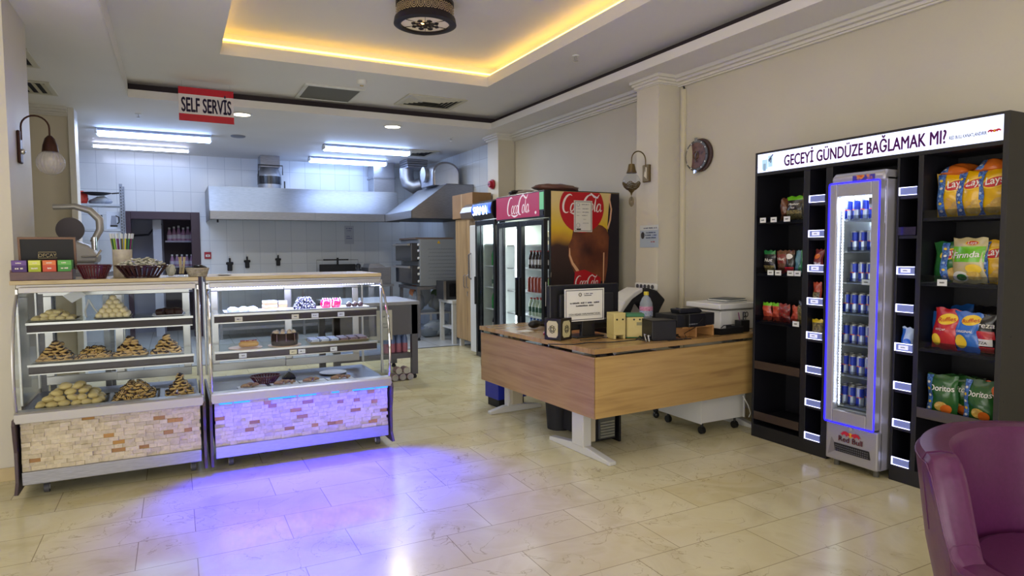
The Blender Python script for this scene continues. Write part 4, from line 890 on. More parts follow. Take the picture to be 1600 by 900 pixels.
for k in range(90):
    a=rg.uniform(0,2*pi); q=math.sqrt(rg.random()); P.put((-.20+.14*q*cos(a),4.995+.09*q*sin(a),ZC+.078+.045*(1-q*q)+rg.uniform(-.004,.006)),0,'white sugar sachet in the wide dark basket','sugar sachets in the wide basket',rot=(rg.uniform(-30,30),rg.uniform(-30,30),rg.uniform(0,360)))
t=thing('straw_holder','speckled white cup full of coloured straws behind the baskets','cup',(-.325,5.24,ZC)); MB().lathe([(.058,0),(.06,.19),(.056,.19),(.054,.01)],noisy('speckled_cup',['B8AE9C','D0C8B8'],ns=30,rough=.5),cap=False).build('cup',t,smooth=True)
sc=['2E7A4A','D8C42A','3A2A3E','2C8A54','C8B820','7A2E6E','A8B82C','5A3048','D0A030','2E6A3A','8ABF3A','6A2A6A','3A3A40','D8C42A','2E7A4A','7A2E6E']
for k,c in enumerate(sc):
    a=2*pi*k/len(sc); x,y=.04*cos(a),.04*sin(a); l={'2E7A4A':'green','D8C42A':'yellow','3A2A3E':'black','2C8A54':'green','C8B820':'yellow','7A2E6E':'purple','A8B82C':'lime','5A3048':'plum','D0A030':'orange','2E6A3A':'green','8ABF3A':'lime','6A2A6A':'purple','3A3A40':'black'}[c]
    t=thing('straw','%s drinking straw wrapped at the top in the speckled cup'%l,'straw',(-.325,5.24,ZC),group='%s straws in the speckled cup'%l)
    MB().cyl((x*.7,y*.7,.01),(x*1.6,y*1.35,.265),.0048,mat('straw_'+c,c,.4),n=8).build('tube',t); MB().cyl((x*1.6,y*1.35,.265),(x*1.75,y*1.45,.30),.0056,mat('straw_wrap','D5DCE6',.4),n=8).build('wrapper',t)
t=thing('stirrer_glass','clear glass of wooden stirrers on the left case','glass',(.035,5.0,ZC)); MB().lathe([(.028,0),(.03,.004),(.012,.012),(.014,.025),(.026,.05),(.036,.125)],g_clear,n=24,cap=False).build('glass',t,smooth=True)
for k in range(12):
    a=2*pi*k/12; o=MB().box(-.003,.003,-.001,.001,0,.115,pine).build('stirrer',loc=(.035+.012*cos(a),5.0+.012*sin(a),ZC+.022)); o.rotation_euler=(-.12*sin(a),.12*cos(a),a); tag(o,'pale wooden stirrer standing in the glass','stirrer','wooden stirrers in the glass')
t=thing('sweetener_cup','clear plastic cup of white sachets behind the stirrer glass','cup',(-.03,5.08,ZC)); MB().lathe([(.03,0),(.04,.09)],g_clear,cap=False).build('cup',t,smooth=True); MB().ball((0,0,.045),.03,MC['sachet_white'],rz=.04,jit=.15).build('contents',t)
t=thing('wicker_bowl','small pale wicker bowl with black packets at the right end of the left case','bowl',(.135,5.02,ZC)); 
wk=noisy('wicker',['8C8474','B8B0A0'],ns=60,rough=.7); m=MB()
for k in range(5): m.tube([((.05+.0035*k)*cos(2*pi*i/24)*1.1,(.05+.0035*k)*sin(2*pi*i/24),.008+.0115*k) for i in range(24)],.0068,wk,n=6,closed=True)
m.lathe([(.05,.0),(.05,.004)],wk); m.build('bowl',t,smooth=True); MB().ball((.01,0,.05),.05,mat('black_packet','1C1A1E',.35),rz=.03,jit=.2).build('packets',t)
t=thing('small_saucer','white saucer lying on the left end of the lit case top','saucer',(.31,5.1,ZC)); MB().lathe([(.03,0),(.055,.006),(.05,.006),(0,.003)],pl_w,cap=False,n=24).build('saucer',t,smooth=True)
# meat slicer behind
t=thing('food_slicer','grey metal food slicer with a curved guard behind the left case','slicer',(-.66,6.1,0))
sl=mat('slicer_cast','A8A6A4',.35,.4)
MB().prism([(-.22,1.40),(.12,1.40),(.13,1.46),(.06,1.54),(-.02,1.57),(-.22,1.58)],'y',-.14,.14,sl).build('body',t,bevel=.02)
MB().tube([(-.16,-.05,1.83),(-.02,-.05,1.84),(.08,-.05,1.81),(.14,-.05,1.74),(.14,-.05,1.66),(.09,-.05,1.56)],[.02,.024,.028,.03,.028,.024],sl,n=10).build('guard_arm',t,smooth=True)
MB().cyl((-.06,-.02,1.66),(-.06,.0,1.66),.095,mat('blade_dark','2C2428',.35,.4),n=32).build('blade',t); MB().cyl((.10,-.08,1.5),(.10,-.08,1.6),.02,chrome).tube([(.02,-.15,1.45),(.12,-.17,1.45),(.15,-.15,1.5)],.008,chrome).build('carriage',t)
MB().box(-.2,.1,-.12,.12,1.33,1.40,steel_d).build('base',t)
t=thing('slicer_stand','steel stand carrying the food slicer','stand',(-.68,6.1,0)); B(-.25,.22,-.22,.22,1.29,1.33,steel_d).build('top',t)
for x in (-.22,.19):
    for y in (-.19,.19): B(x-.02,x+.02,y-.02,y+.02,0,1.29,steel_d).build('leg',t)
# dark swivel chair behind the pillar
t=thing('office_chair','black office chair whose rounded backrest shows above the tea box','chair',(-1.34,8.0,0))
MB().prism([(-.24,.55),(-.24,1.35)]+[(-.24+.24-.24*cos(R(a)),1.45+.17*sin(R(a))) for a in range(0,181,12)]+[(.24,1.35),(.24,.55)],'y',-.03,.04,black_m).build('backrest',t,bevel=.02)
B(-.24,.24,-.45,.0,.46,.54,black_m).build('seat',t,bevel=.03); MB().cyl((0,-.2,.1),(0,-.2,.46),.03,black).build('column',t)
for k in range(5): a=2*pi*k/5; MB().tube([(0,-.2,.10),(.28*cos(a),-.2+.28*sin(a),.06)],.02,black).ball((.28*cos(a),-.2+.28*sin(a),.03),.03,black).build('leg',t)

# left wall sconce
bronze=mat('antique_copper','3E2620',.4,.7)
t=thing('wall_sconce','copper swan-neck wall lamp with a ribbed clear glass globe on the left pillar','wall lamp',(-.925,5.5,2.19))
MB().box(0,.02,-.045,.045,-.10,.12,bronze).build('backplate',t,bevel=.008); MB().ball((.022,0,-.02),.02,chrome).build('screw_boss',t,smooth=True)
arc=[(.02,0,.06),(.02,-.0,.12)]+[(.10-.08*cos(R(a)),0,.15+.08*sin(R(a))) for a in range(0,181,15)]+[(.18,0,.10)]
MB().tube(arc,.006,bronze).build('arm',t,smooth=True)
MB().lathe([(.012,.10),(.03,.08),(.045,.03),(.05,-.01),(.0,-.01)],bronze,c=(.18,0,0),cap=False).build('cap',t,smooth=True)
gw=mat('ribbed_globe','C8C4C8',.15,alpha=.45)
m=MB(); m.grid(lambda a,b:(.18+(.085*sin(pi*(.12+.86*b))+.0018*cos(a*2*pi*24))*cos(2*pi*a),(.085*sin(pi*(.12+.86*b))+.0018*cos(a*2*pi*24))*sin(2*pi*a),-.085+.085*cos(pi*(.12+.86*b))),96,14,gw,closed_u=True); m.build('glass_globe',t,smooth=True)
MB().ball((.18,0,-.06),.025,mat('bulb_frost','E8E0D8',.3)).build('bulb',t,smooth=True)
# right wall sconce
brass=mat('old_brass','6A5A3C',.4,.7)
t=thing('wall_sconce','brass swan-neck wall lamp with a filigree glass globe on the right pilaster','wall lamp',(4.15,5.08,2.22))
MB().box(-.03,0,-.05,.05,-.08,.09,brass).build('backplate',t,bevel=.008); MB().prism([(-.02,-.05),(.02,-.02),(.0,.07),(-.02,.06)],'x',-.034,-.03,mat('torn_label','D8CFC0',.6)).build('label_remnant',t)
arc=[(-.03,0,.02),(-.03,0,.10)]+[(-.115+.085*cos(R(a)),0,.13+.085*sin(R(a))) for a in range(0,181,15)]+[(-.2,0,.08)]
MB().tube(arc,.006,brass).build('arm',t,smooth=True)
MB().lathe([(.015,.09),(.03,.085),(.04,.03),(.052,.0),(.0,.0)],brass,c=(-.2,0,0),cap=False).build('cap',t,smooth=True)
MB().lathe([(.045*1,.0)]+[(.085*sin(R(a)),-.085+.085*cos(R(a))) for a in range(32,181,12)],g_clear,c=(-.2,0,0.0),n=32,cap=False).build('glass_globe',t,smooth=True)
m=MB()
for i in range(36):
    a=2*pi*i/36
    def gp(a,p,rr=.087): return (-.2+rr*sin(p)*cos(a),rr*sin(p)*sin(a),-.085+rr*cos(p))
    top=R(98+8*sin(a*6)); m.tube([gp(a,top),gp(a+.12,R(125)),gp(a-.05,R(150))],.0022,brass,n=4); m.tube([gp(a,top),gp(a-.12,R(125)),gp(a+.05,R(150))],.0022,brass,n=4); m.tube([gp(a,top),gp(a+2*pi/36,R(98+8*sin((a+2*pi/36)*6)))],.003,brass,n=4)
m.lathe([(.05,-.155),(.03,-.17),(.012,-.19),(.004,-.215)],brass,c=(-.2,0,0),cap=False); m.build('filigree',t)
m=MB(); 
for k in range(3): m.tube([(-.2+(.028-.008*k)*cos(2*pi*i/16),0,-.275+(.045-.013*k)*sin(2*pi*i/16)) for i in range(16)],.0028,brass,n=5,closed=True)
m.tube([(-.2,0,-.215),(-.2,0,-.32)],.002,brass,n=4); m.build('pendant_drop',t)
# clock
t=thing('wall_clock','round wooden wall clock with a pale crescent in its dial','clock',(4.415,4.66,2.36),-90)
wdk=mat('clock_wood','3C2420',.4); 
MB().cyl((.03,0,.0),(.03,-.02,.0),.155,wdk,n=40).build('back_board',t,bevel=.004)
MB().cyl((0,-.02,0),(0,-.035,0),.145,mat('clock_ring','5E6068',.35,.5),n=48).build('ring',t,bevel=.003)
m=MB(); dial=noisy('clock_dial',['4A2E30','6A4A46','3C2A3A'],ns=18,rough=.35)
m.cyl((0,-.035,0),(0,-.037,0),.12,dial,n=48); pts=[(-.12*cos(R(a)),.12*sin(R(a))) for a in range(-60,61,8)]; pts2=[(-.06+.012*(1-(z/.11)**2),z) for z in [.104-.208*i/8 for i in range(9)]]
m.prism([(x-.01,z) for x,z in pts]+pts2,'y',-.0395,-.037,mat('crescent_cream','B8B09C',.4)); m.build('dial',t)
m=MB()
for k in range(12): a=R(30*k); m.box(.132*sin(a)-.006,.132*sin(a)+.006,-.037,-.035,.132*cos(a)-.006,.132*cos(a)+.006,white_p if k%3 else black)
m.build('hour_marks',t)
m=MB(); m.tube([(.035*cos(2*pi*i/20),-.041,.035*sin(2*pi*i/20)) for i in range(20)],.003,brass,n=5,closed=True); m.build('centre_ring',t)
MB().box(-.003,.003,-.045,-.043,-.06,.02,MC['clock_ring']).build('hand',t); m=MB(); m.M=RY(35); m.box(-.004,.004,-.047,-.045,-.01,.045,MC['clock_ring']); m.build('hand',t); MB().box(-.02,.02,-.04,-.01,.13,.165,chrome).build('bracket',t); MB().box(-.025,.025,-.04,-.01,-.165,-.135,chrome).build('bracket',t)
# conduit, notice on pilaster, cables
t=thing('wall_conduit','pale vertical cable conduit down the right wall beside the pilaster','conduit',(4.41,4.86,0)); B(-.02,.008,-.02,.02,0.1,3.02,mat('conduit','D0C8B0',.4)).build('channel',t,bevel=.003); MB().tube([(-.0,0,3.02),(-.005,.01,3.06),(-.0,.03,3.1)],.008,black).build('cable_end',t)
t=thing('pilaster_notice','blue and white info notice on the right pilaster','notice',(4.146,5.05,1.50),-90); B(-.14,.14,-.001,.001,0,.22,mat('notice_blue','A8B4C4',.4)).build('sheet',t); B(-.14,.14,-.0025,-.001,.17,.22,mat('notice_head','C8CCD0',.4)).build('header_band',t)
m=scribble(MB(),mat('notice_ink','3A4470',.6),[(.03,.14,.14,.012),(.03,.115,.17,.012),(.03,.09,.15,.012),(.02,.185,.2,.012)],-.004); scribble(m,mat('notice_red','A8424A',.6),[(.06,.05,.06,.012)],-.004); m.ball((-.095,-.003,.12),.028,ink,ry=.003,rz=.035); m.build('print',t)
for (y,z) in ((4.1,2.62),(3.3,2.62)):
    pass
# ================================================================== DESK
DR=3.2; DO=Vector((2.515,3.63,0)); dM=Matrix.Translation(DO)@RZ(DR)
def D(x,y,z=0): return tuple(dM@Vector((x,y,z)))
t=thing('reception_desk','L-shaped wood laminate desk with white metal feet','desk',DO,DR)
MB().prism([(0,0),(1.84,0),(1.84,.62),(.62,.62),(.62,1.68),(0,1.68)],'z',.765,.80,oak_top).build('desktop',t,bevel=.002)
B(.012,1.62,.004,.024,.315,.742,oak).build('front_panel',t,bevel=.0015)
MB().prism([(.004,.004),(.024,.024),(.024,1.66),(.004,1.66)],'z',.315,.742,noisy('oak_laminate_side',['8A6848','9C7A54','A6865E','92704E'],scale=(1,.6,9),ns=2.0,rough=.32,detail=8,dist=.35)).build('side_panel',t,bevel=.0015)
wm=mat('white_metal','C9C8C4',.35)
m=MB()
for x,y in ((.1,.06),(.8,.06),(1.5,.06),(.06,.5),(.06,1.0),(.06,1.5)): m.box(x-.03,x+.03,y-.03,y+.03,.742,.765,mat('spacer_dark','2A2624',.5))
m.build('spacers',t)
def tfoot(x,y,rot,L0,L1,name='leg',colw=.075,cold=.14):
    m=MB(); m.M=T(x,y,0)@RZ(rot)
    m.prism([(-L0,0),(-L0,.025),(-.1,.06),(.1,.06),(L1,.03),(L1,0)],'x',-.03,.03,wm)
    m.box(-colw/2,colw/2,-cold/2,cold/2,.055,.765,wm); o=m.build(name,t,bevel=.006)
    m=MB(); m.M=T(x,y,0)@RZ(rot); m.box(colw/2,colw/2+.05,-cold/2+.015,cold/2-.015,.08,.74,mat('leg_cover','B8AE96',.4)); m.build('cable_cover',o,bevel=.003)
tfoot(.10,.28,0,.36,.38)
tfoot(.30,1.60,-90,.25,.30)
tfoot(1.70,.3,0,.25,.35)
# --- on the desk (top z .80)
ZD2=.801
def at(x,y): return (x,y,ZD2)
t=thing('napkin_box','black box with cream ornamental panels on the desk corner','box',at(2.575,4.20),24)
B(-.075,.075,-.075,.075,0,.165,mat('box_black','16100F',.35)).build('body',t,bevel=.003)
def orn(m,mt,mt2):
    m.prism([(-.05,.04),(-.035,.02),(.035,.02),(.05,.04),(.05,.125),(.035,.145),(-.035,.145),(-.05,.125)],'y',-.078,-.0755,mt)
    for a,b,r_ in ((0,.0825,.012),(-.022,.0825,.009),(.022,.0825,.009),(0,.104,.009),(0,.061,.009),(-.016,.10,.006),(.016,.10,.006),(-.016,.065,.006),(.016,.065,.006)):
        m.tube([(a+r_*cos(2*pi*i/12),-.0795,b+r_*sin(2*pi*i/12)) for i in range(12)],.0018,mt2,n=4,closed=True)
crm=mat('ornament_cream','C6BD8E',.5)
m=MB(); orn(m,crm,black); m.build('ornament_panel',t); m=MB(); m.M=RZ(-90); orn(m,crm,black); m.build('ornament_panel',t)
t=thing('barcode_scanner','black handheld barcode scanner lying on the far part of the desk','scanner',at(2.74,4.86),20)
MB().ball((0,0,.04),.07,black,ry=.045,rz=.035).build('head',t,smooth=True); MB().tube([(.05,0,.04),(.12,0,.03),(.17,.01,.02)],[.025,.022,.02],black).build('handle',t,smooth=True); MB().tube([(.17,.01,.02),(.22,.02,.006),(.26,-.06,.006),(.3,0,.006)],.003,black,n=5).build('cable',t)
o=B(-.06,.04,-.05,.05,0,.003,paper).build('receipt',loc=at(2.60,4.75),rotz=15); tag(o,'small white receipt lying near the scanner','paper')
o=MB().ball((0,0,.018),.035,mat('red_wrapper','8E1822',.3),rz=.018,jit=.25).build('red_wrapper',loc=at(2.61,4.42)); tag(o,'crumpled dark red wrapper behind the ornamental box','wrapper')
t=thing('computer_monitor','back of a black monitor carrying a white notice on the desk','monitor',at(2.84,4.24),3)
m=MB(); m.box(-.335,.335,-.015,.03,.055,.41,black).box(-.26,.26,-.045,-.015,.10,.34,black_m); m.build('screen_back',t,bevel=.008)
MB().prism([(-.065,0),(.065,0),(.06,.17),(-.06,.17)],'y',-.055,-.02,mat('stand_black','1B1B20',.35)).build('stand',t,bevel=.004); B(-.13,.13,-.09,.1,0,.012,black).build('stand_base',t,bevel=.004)
m=MB(); m.box(.0,.12,-.022,-.015,.11,.16,mat('port_grey','6E7078',.5)).box(-.02,.18,-.05,-.046,.13,.14,MC['port_grey']); m.build('ports',t)
t=thing('monitor_notice','white printed notice with a grey border taped to the monitor','notice',at(2.80,4.175),3)
B(-.19,.19,-.001,.001,.13,.38,paper).build('sheet',t)
m=MB(); gb=mat('border_grey','77767A',.6); 
for a in ((-.18,.18,.365,.372),(-.18,.18,.138,.145),(-.18,-.174,.145,.365),(.174,.18,.145,.365)): m.box(a[0],a[1],-.003,-.001,a[2],a[3],gb)
m.build('border',t)
m=MB(); m.text('ODA HESABI YAPILMAMAKTADIR.',ink,.019,T(0,-.004,.178),fit=.30,bold=.01); scribble(m,ink,[(0,.265,.28,.012),(0,.243,.17,.012),(.035,.338,.085,.007),(.03,.324,.07,.007)],-.004,3)
m.tube([(-.045+.012*cos(2*pi*i/16),-.004,.335+.012*sin(2*pi*i/16)) for i in range(16)],.0028,ink,n=4,closed=True); m.box(-.153,.153,-.0042,-.004,.172,.174,ink); m.build('print',t)
o=MB(); o.tube([(-.12,0,.004),(-.02,-.04,.004),(.1,.02,.004),(.22,-.03,.004),(.33,.0,.004),(.42,-.05,.004)],.003,black,n=5); o=o.build('cable',loc=at(2.80,4.06)); tag(o,'thin black cable trailing across the desk in front of the monitor','cable')
sy=noisy('speaker_cream',['C6B574','CDBD80'],ns=10,rough=.5)
t=thing('desk_speaker','cream tower box with two dark screw holes right of the monitor','speaker',at(2.985,4.02),-8)
MB().box(-.05,.05,-.06,.06,.03,.20,sy).box(-.05,-.03,-.06,.06,0,.03,sy).box(.03,.05,-.06,.06,0,.03,sy).build('body',t,bevel=.004); MB().cyl((-.025,-.062,.15),(-.025,-.058,.15),.007,black).cyl((.025,-.062,.15),(.025,-.058,.15),.007,black).build('screw_holes',t)
t=thing('desk_speaker','wider cream box with green top edge beside the water bottle','speaker',at(3.13,3.99),-25)
MB().box(-.068,.068,-.055,.055,.0,.165,sy).build('body',t,bevel=.012); MB().box(-.070,.070,-.057,.057,.165,.19,mat('green_edge','2C6E48',.45)).box(-.069,.069,-.056,.056,.002,.012,MC['green_edge']).build('green_bands',t,bevel=.004)
MB().cyl((-.01,-.058,.145),(-.01,-.054,.145),.007,black).cyl((.035,-.058,.145),(.035,-.054,.145),.007,black).box(.01,.05,-.057,-.054,.10,.125,mat('print_grey','8A8666',.6)).build('screw_holes',t)
t=thing('water_bottle','large clear water bottle with yellow cap and pink and blue label','bottle',at(3.52,4.32))
pet=mat('pet_clear','BFC8D2',.08,alpha=.45); MB().lathe([(.05,0),(.055,.015),(.05,.03),(.055,.06),(.05,.08),(.055,.12),(.055,.20),(.052,.23),(.035,.27),(.018,.29),(.018,.30)],pet,n=24,cap=False).build('body',t,smooth=True)
MB().lathe([(.056,.12),(.056,.165)],noisy('label_blue',['2C5AA8','C8D4E8','4A78C0'],ns=40,rough=.4),n=24,cap=False).lathe([(.0565,.165),(.056,.20)],noisy('label_pink',['B43C78','D8A0C0','A03070'],ns=40,rough=.4),n=24,cap=False).build('label',t); MB().lathe([(.021,.295),(.021,.32),(.018,.324)],mat('yellow_cap','D6C02A',.35),n=20).build('cap',t)
t=thing('black_box_speaker','square matt black box at the front of the desk','box',at(3.235,3.82),-12); B(-.10,.10,-.085,.085,0,.145,mat('box_matt','1C1C22',.45)).build('body',t,bevel=.004); B(-.102,.102,-.087,.087,.145,.153,black).build('lid',t,bevel=.002)
t=thing('wooden_riser','small plywood riser under the black receipt printer','stand',at(3.55,3.86),4); ply=noisy('plywood',['A87848','C09058'],scale=(1,1,6),ns=5,rough=.5)
m=MB(); m.box(-.15,.19,-.10,.1,.075,.085,ply); m.box(-.15,-.005,-.03,-.015,0,.075,ply); m.box(-.01,.005,-.10,.1,0,.075,ply); m.box(.18,.195,-.10,.1,0,.075,ply); m.box(.02,.18,.08,.095,0,.075,ply); m.build('frame',t,bevel=.001)
t=thing('receipt_printer','flat black printer box on the plywood riser','printer',(3.55,3.86,.888),4); MB().box(-.21,.20,-.10,.13,0,.095,black_m).box(-.12,.06,-.14,-.10,.0,.10,black).build('body',t,bevel=.004); scribble(MB(),mat('printer_print','8A8A90',.5),[(-.08,.02,.09,.008)],-.142).build('print',t)
t=thing('card_terminal','black card terminal lying on the receipt printer','card reader',(3.52,3.85,.984),-6); MB().prism([(-.09,.0),(.11,.0),(.12,.02),(.08,.045),(-.10,.035)],'y',-.06,.06,black).build('body',t,bevel=.008); MB().box(-.07,.03,-.05,.02,.036,.042,mat('screen_dark','0C0C14',.1)).build('screen',t)
t=thing('laser_printer','white office printer behind the pen holder','printer',at(4.16,4.10),0); MB().box(-.17,.22,-.16,.2,0,.165,white_p).build('body',t,bevel=.008); MB().box(-.20,.24,-.18,.22,.18,.225,white_p).box(-.15,.2,-.15,.18,.165,.18,mat('printer_grey','8E8C86',.5)).build('scanner_lid',t,bevel=.008)
for k in range(4):
    o=B(-.13+.01*k,.14,-.1,.1,0,.006,(paper,mat('folder_grey','6E7478',.5),paper,mat('folder_dark','4A5258',.5))[k]).build('document',loc=(4.19,4.08,1.029+.0075*k),rotz=-12+8*k); tag(o,['white sheet at the bottom of the paper stack on the office printer','grey folder in the paper stack on the office printer','white sheet between the folders on the office printer','dark folder on top of the paper stack on the office printer'][k],'document','papers on the office printer')
t=thing('document_tray','low black mesh tray at the right end of the desk','tray',at(3.93,3.86),3); m=MB(); 
m.box(-.13,.13,-.1,.1,0,.006,black).box(-.13,.13,-.1,-.095,.006,.05,black).box(-.13,-.125,-.1,.1,.006,.05,black).box(.125,.13,-.1,.1,.006,.05,black); m.tube([(-.13,-.1,.055),(-.10,-.1,.075),(.0,-.1,.075),(.13,-.1,.055)],.004,black,n=5); m.build('tray_body',t,bevel=.001)
t=thing('pen_holder','black pen holder at the right end of the desk','pen holder',at(4.13,3.84)); m=MB(); m.box(-.05,.05,-.035,.035,0,.095,black); m.build('cup',t,bevel=.004)
for k,(x,y,c,l) in enumerate(((-.035,-.01,'7A4A6A','plum pen leaning left in the pen holder'),(-.015,.01,'C8C8CC','white pen in the pen holder'),(.0,-.01,'2A2A34','black pen in the pen holder'),(.02,.012,'38507A','blue pen in the pen holder'))):
    o=MB().cyl((0,0,0),(-.02+.01*k,0,.09),.005,mat('pen_'+c,c,.3),n=8).build('pen',loc=(4.13+x,3.84+y,ZD2+.07)); tag(o,l,'pen')
t=thing('scissors','scissors with dark looped handles standing in the pen holder','scissors',(4.155,3.83,ZD2+.09)); m=MB()
for s_ in (-1,1): m.tube([(s_*.014+.014*cos(2*pi*i/14),0,.05+.02*sin(2*pi*i/14)) for i in range(14)],.004,black,n=5,closed=True)
m.build('handles',t); MB().box(-.006,.006,-.002,.002,-.05,.035,steel).build('blades',t)
# loose cable tangle
wc=mat('white_cable','C8C8C4',.4)
t=thing('cable_tangle','tangle of black and white cables at the front of the desk','cables',at(3.10,3.85)); m=MB(); 
for k in range(6):
    a0=rg.uniform(-.1,.05); m.tube([(a0+.05*i+rg.uniform(-.02,.02),-.06+.045*sin(i*1.3+k)+rg.uniform(-.012,.012),.006+.014*(1+sin(i*2.1+k))) for i in range(7)],.0042,black,n=5)
m.tube([(-.75,.12,.006),(-.6,.02,.006),(-.45,.05,.006),(-.3,-.02,.006),(-.1,-.04,.01),(.0,-.05,.02)],.004,black,n=5).tube([(.05,-.06,.03),(.2,-.13,.006),(.34,-.16,.006)],.004,black,n=5)
m.build('black_cables',t); m=MB(); m.tube([(-.03,-.12,.006),(.0,-.07,.04),(.05,-.05,.03),(.10,-.09,.006)],.005,wc,n=6).tube([(-.05,-.11,.006),(-.02,-.05,.05),(.02,-.02,.04)],.003,wc,n=6).tube([(.04,-.03,.05),(.09,-.05,.045),(.13,-.11,.01)],.003,wc,n=6); m.build('white_cables',t)
o=MB().tube([(3.22,3.70,.806),(3.35,3.69,.806),(3.42,3.72,.81),(3.47,3.80,.83),(3.52,3.74,.88),(3.56,3.70,.95)],.003,black,n=5).build('printer_cable'); tag(o,'black cable looping from the riser along the desk edge','cable')
# --- behind and under the desk
t=thing('swivel_chair','office chair behind the desk with a raised backrest','chair',(3.80,4.85,0),10)
MB().prism([(-.22,.5),(-.24,.9),(-.16,1.05),(.16,1.05),(.24,.9),(.22,.5)],'y',0,.06,mat('chair_beige','C8C4B8',.6)).build('backrest',t,bevel=.02); B(-.24,.24,-.46,.02,.45,.52,black_m).build('seat',t,bevel=.02); MB().cyl((0,-.2,.08),(0,-.2,.45),.028,black).build('column',t)
for k in range(5): a=2*pi*k/5+.3; MB().tube([(0,-.2,.09),(.27*cos(a),-.2+.27*sin(a),.06)],.02,black).ball((.27*cos(a),-.2+.27*sin(a),.028),.028,black).build('leg',t)
t=thing('jacket','black and white jacket draped over the swivel chair','jacket',(3.80,4.80,.0),10)
jb=mat('jacket_black','15151C',.8); jw=mat('jacket_white','D0CEC8',.8)
pts=[(-.30,.82),(-.29,.92),(-.2,1.02),(-.05,1.10),(.12,1.12),(.24,1.09),(.36,1.0),(.28,.9),(.22,.8),(.12,.74),(.10,.9),(.02,.98),(-.08,.98),(-.14,.88),(-.16,.74),(-.28,.72)]
MB().prism(pts,'y',-.05,.12,jb).build('black_cloth',t,bevel=.02)
MB().prism([(-.30,.93),(-.24,1.02),(-.12,1.09),(.0,1.13),(.0,1.09),(-.14,1.03),(-.24,.94),(-.29,.88)],'y',-.075,.125,jw).build('white_collar',t,bevel=.01)
t=thing('power_strip','white five-way power strip fixed to the right pilaster','power strip',(4.148,5.07,1.115),-88); 
m=MB(); m.box(-.16,.16,-.035,0,-.035,.035,white_p); m.build('body',t,bevel=.015)
for k in range(5): MB().cyl((-.11+.055*k,-.038,0),(-.11+.055*k,-.034,0),.021,mat('socket_grey','4A4A50',.5),n=16).build('socket',t)
t=thing('mobile_pedestal','white mobile drawer pedestal on castors under the desk','drawers',(3.66,3.80,0)); B(0,.46,.0,.50,.10,.60,white_lam).build('carcass',t,bevel=.003)
for k in range(3): B(.01,.45,-.016,-.001,.11+.165*k,.265+.165*k,white_lam).build('drawer',t,bevel=.002) if False else None
MB().box(.455,.47,-.005,.505,.095,.605,white_lam).build('side_panel',t,bevel=.002); MB().box(-.012,.0,-.005,.505,.095,.605,white_lam).build('side_panel',t,bevel=.002)
for x,y in ((.05,.05),(.41,.05),(.05,.45),(.41,.45)): MB().cyl((x-.015,y,.03),(x+.015,y,.03),.03,black,n=16).cyl((x,y,.05),(x,y,.10),.01,black).build('castor',t)
t=thing('pc_tower','old PC tower with its open back and cables under the desk','computer',(2.80,4.0,0),3); m=MB(); mt=mat('pc_metal','6E706A',.5,.5)
m.box(0,.19,.02,.45,.02,.44,black_m).box(.195,.215,-.02,.45,.0,.45,black); m.build('case',t,bevel=.003)
m=MB(); m.box(.02,.17,.0,.02,.04,.20,mt).box(.02,.17,-.004,.0,.22,.24,mt)
for k in range(6): m.box(.03,.16,-.006,0,.05+.022*k,.062+.022*k,mat('pc_slot','A6A89C',.4,.6))
m.build('rear_plate',t); m=MB()
for k in range(4): m.tube([(.04+.03*k,-.005,.22),(.05+.03*k,-.06,.26),(.03+.04*k,-.05,.34),(.08,.0,.42)],.005,(wc,black)[k%2],n=6)
m.build('cables',t)
t=thing('waste_bin','black waste bin behind the near desk leg','bin',(2.80,4.55,0)); MB().lathe([(.10,0),(.12,.28),(.125,.29)],black_m,n=24).build('body',t,smooth=True); MB().tube([(.125*cos(2*pi*i/24),.125*sin(2*pi*i/24),.29) for i in range(24)],.006,black,n=6,closed=True).build('rim',t)
t=thing('recycling_box','blue box standing under the far end of the desk','box',(2.78,5.42,0),5); bb=mat('box_blue','1E2C9C',.4); B(-.15,.17,-.04,.2,.08,.42,bb).build('body',t,bevel=.004); B(-.16,.18,-.05,.21,.40,.44,bb).build('lid',t,bevel=.004); B(-.13,.15,-.02,.18,0,.08,black_m).build('base',t)
o=MB(); o.tube([(4.02,3.72,.3),(4.06,3.70,.22),(4.1,3.71,.15),(4.08,3.71,.12)],.004,wc,n=5); o=o.build('hanging_cable'); tag(o,'thin pale cable hanging beside the pedestal','cable')

# ================================================================== GLASS DOOR FRIDGES
fb=mat('fridge_black','10121A',.3); fint=mat('fridge_interior','C8CEC8',.5); fsh=mat('fridge_shelf_white','D8DCE0',.4)
def bottle(name,label,body,cap,lab,h=.22,r=.03,group=None,tint=None):
    t=thing(name,label,'bottle'); MB().lathe([(r*.95,0),(r,.01),(r,h*.55),(r*.8,h*.7),(r*.38,h*.88),(r*.38,h*.94)],body,n=14).build('body',t,smooth=True); MB().lathe([(r*.42,h*.93),(r*.42,h)],cap,n=12).build('cap',t)
    if lab: MB().lathe([(r*1.02,h*.22),(r*1.02,h*.5)],lab,n=14,cap=False).build('label',t)
    return Proto(t)
def drink_can(name,label,mt,h=.12,r=.03):
    t=thing(name,label,'can'); MB().lathe([(r*.85,0),(r,.008),(r,h-.012),(r*.82,h)],mt,n=16).build('body',t,smooth=True); MB().lathe([(r*.82,h),(r*.78,h+.001),(0,h-.002)],alu,n=16,cap=False).build('lid',t); return Proto(t)
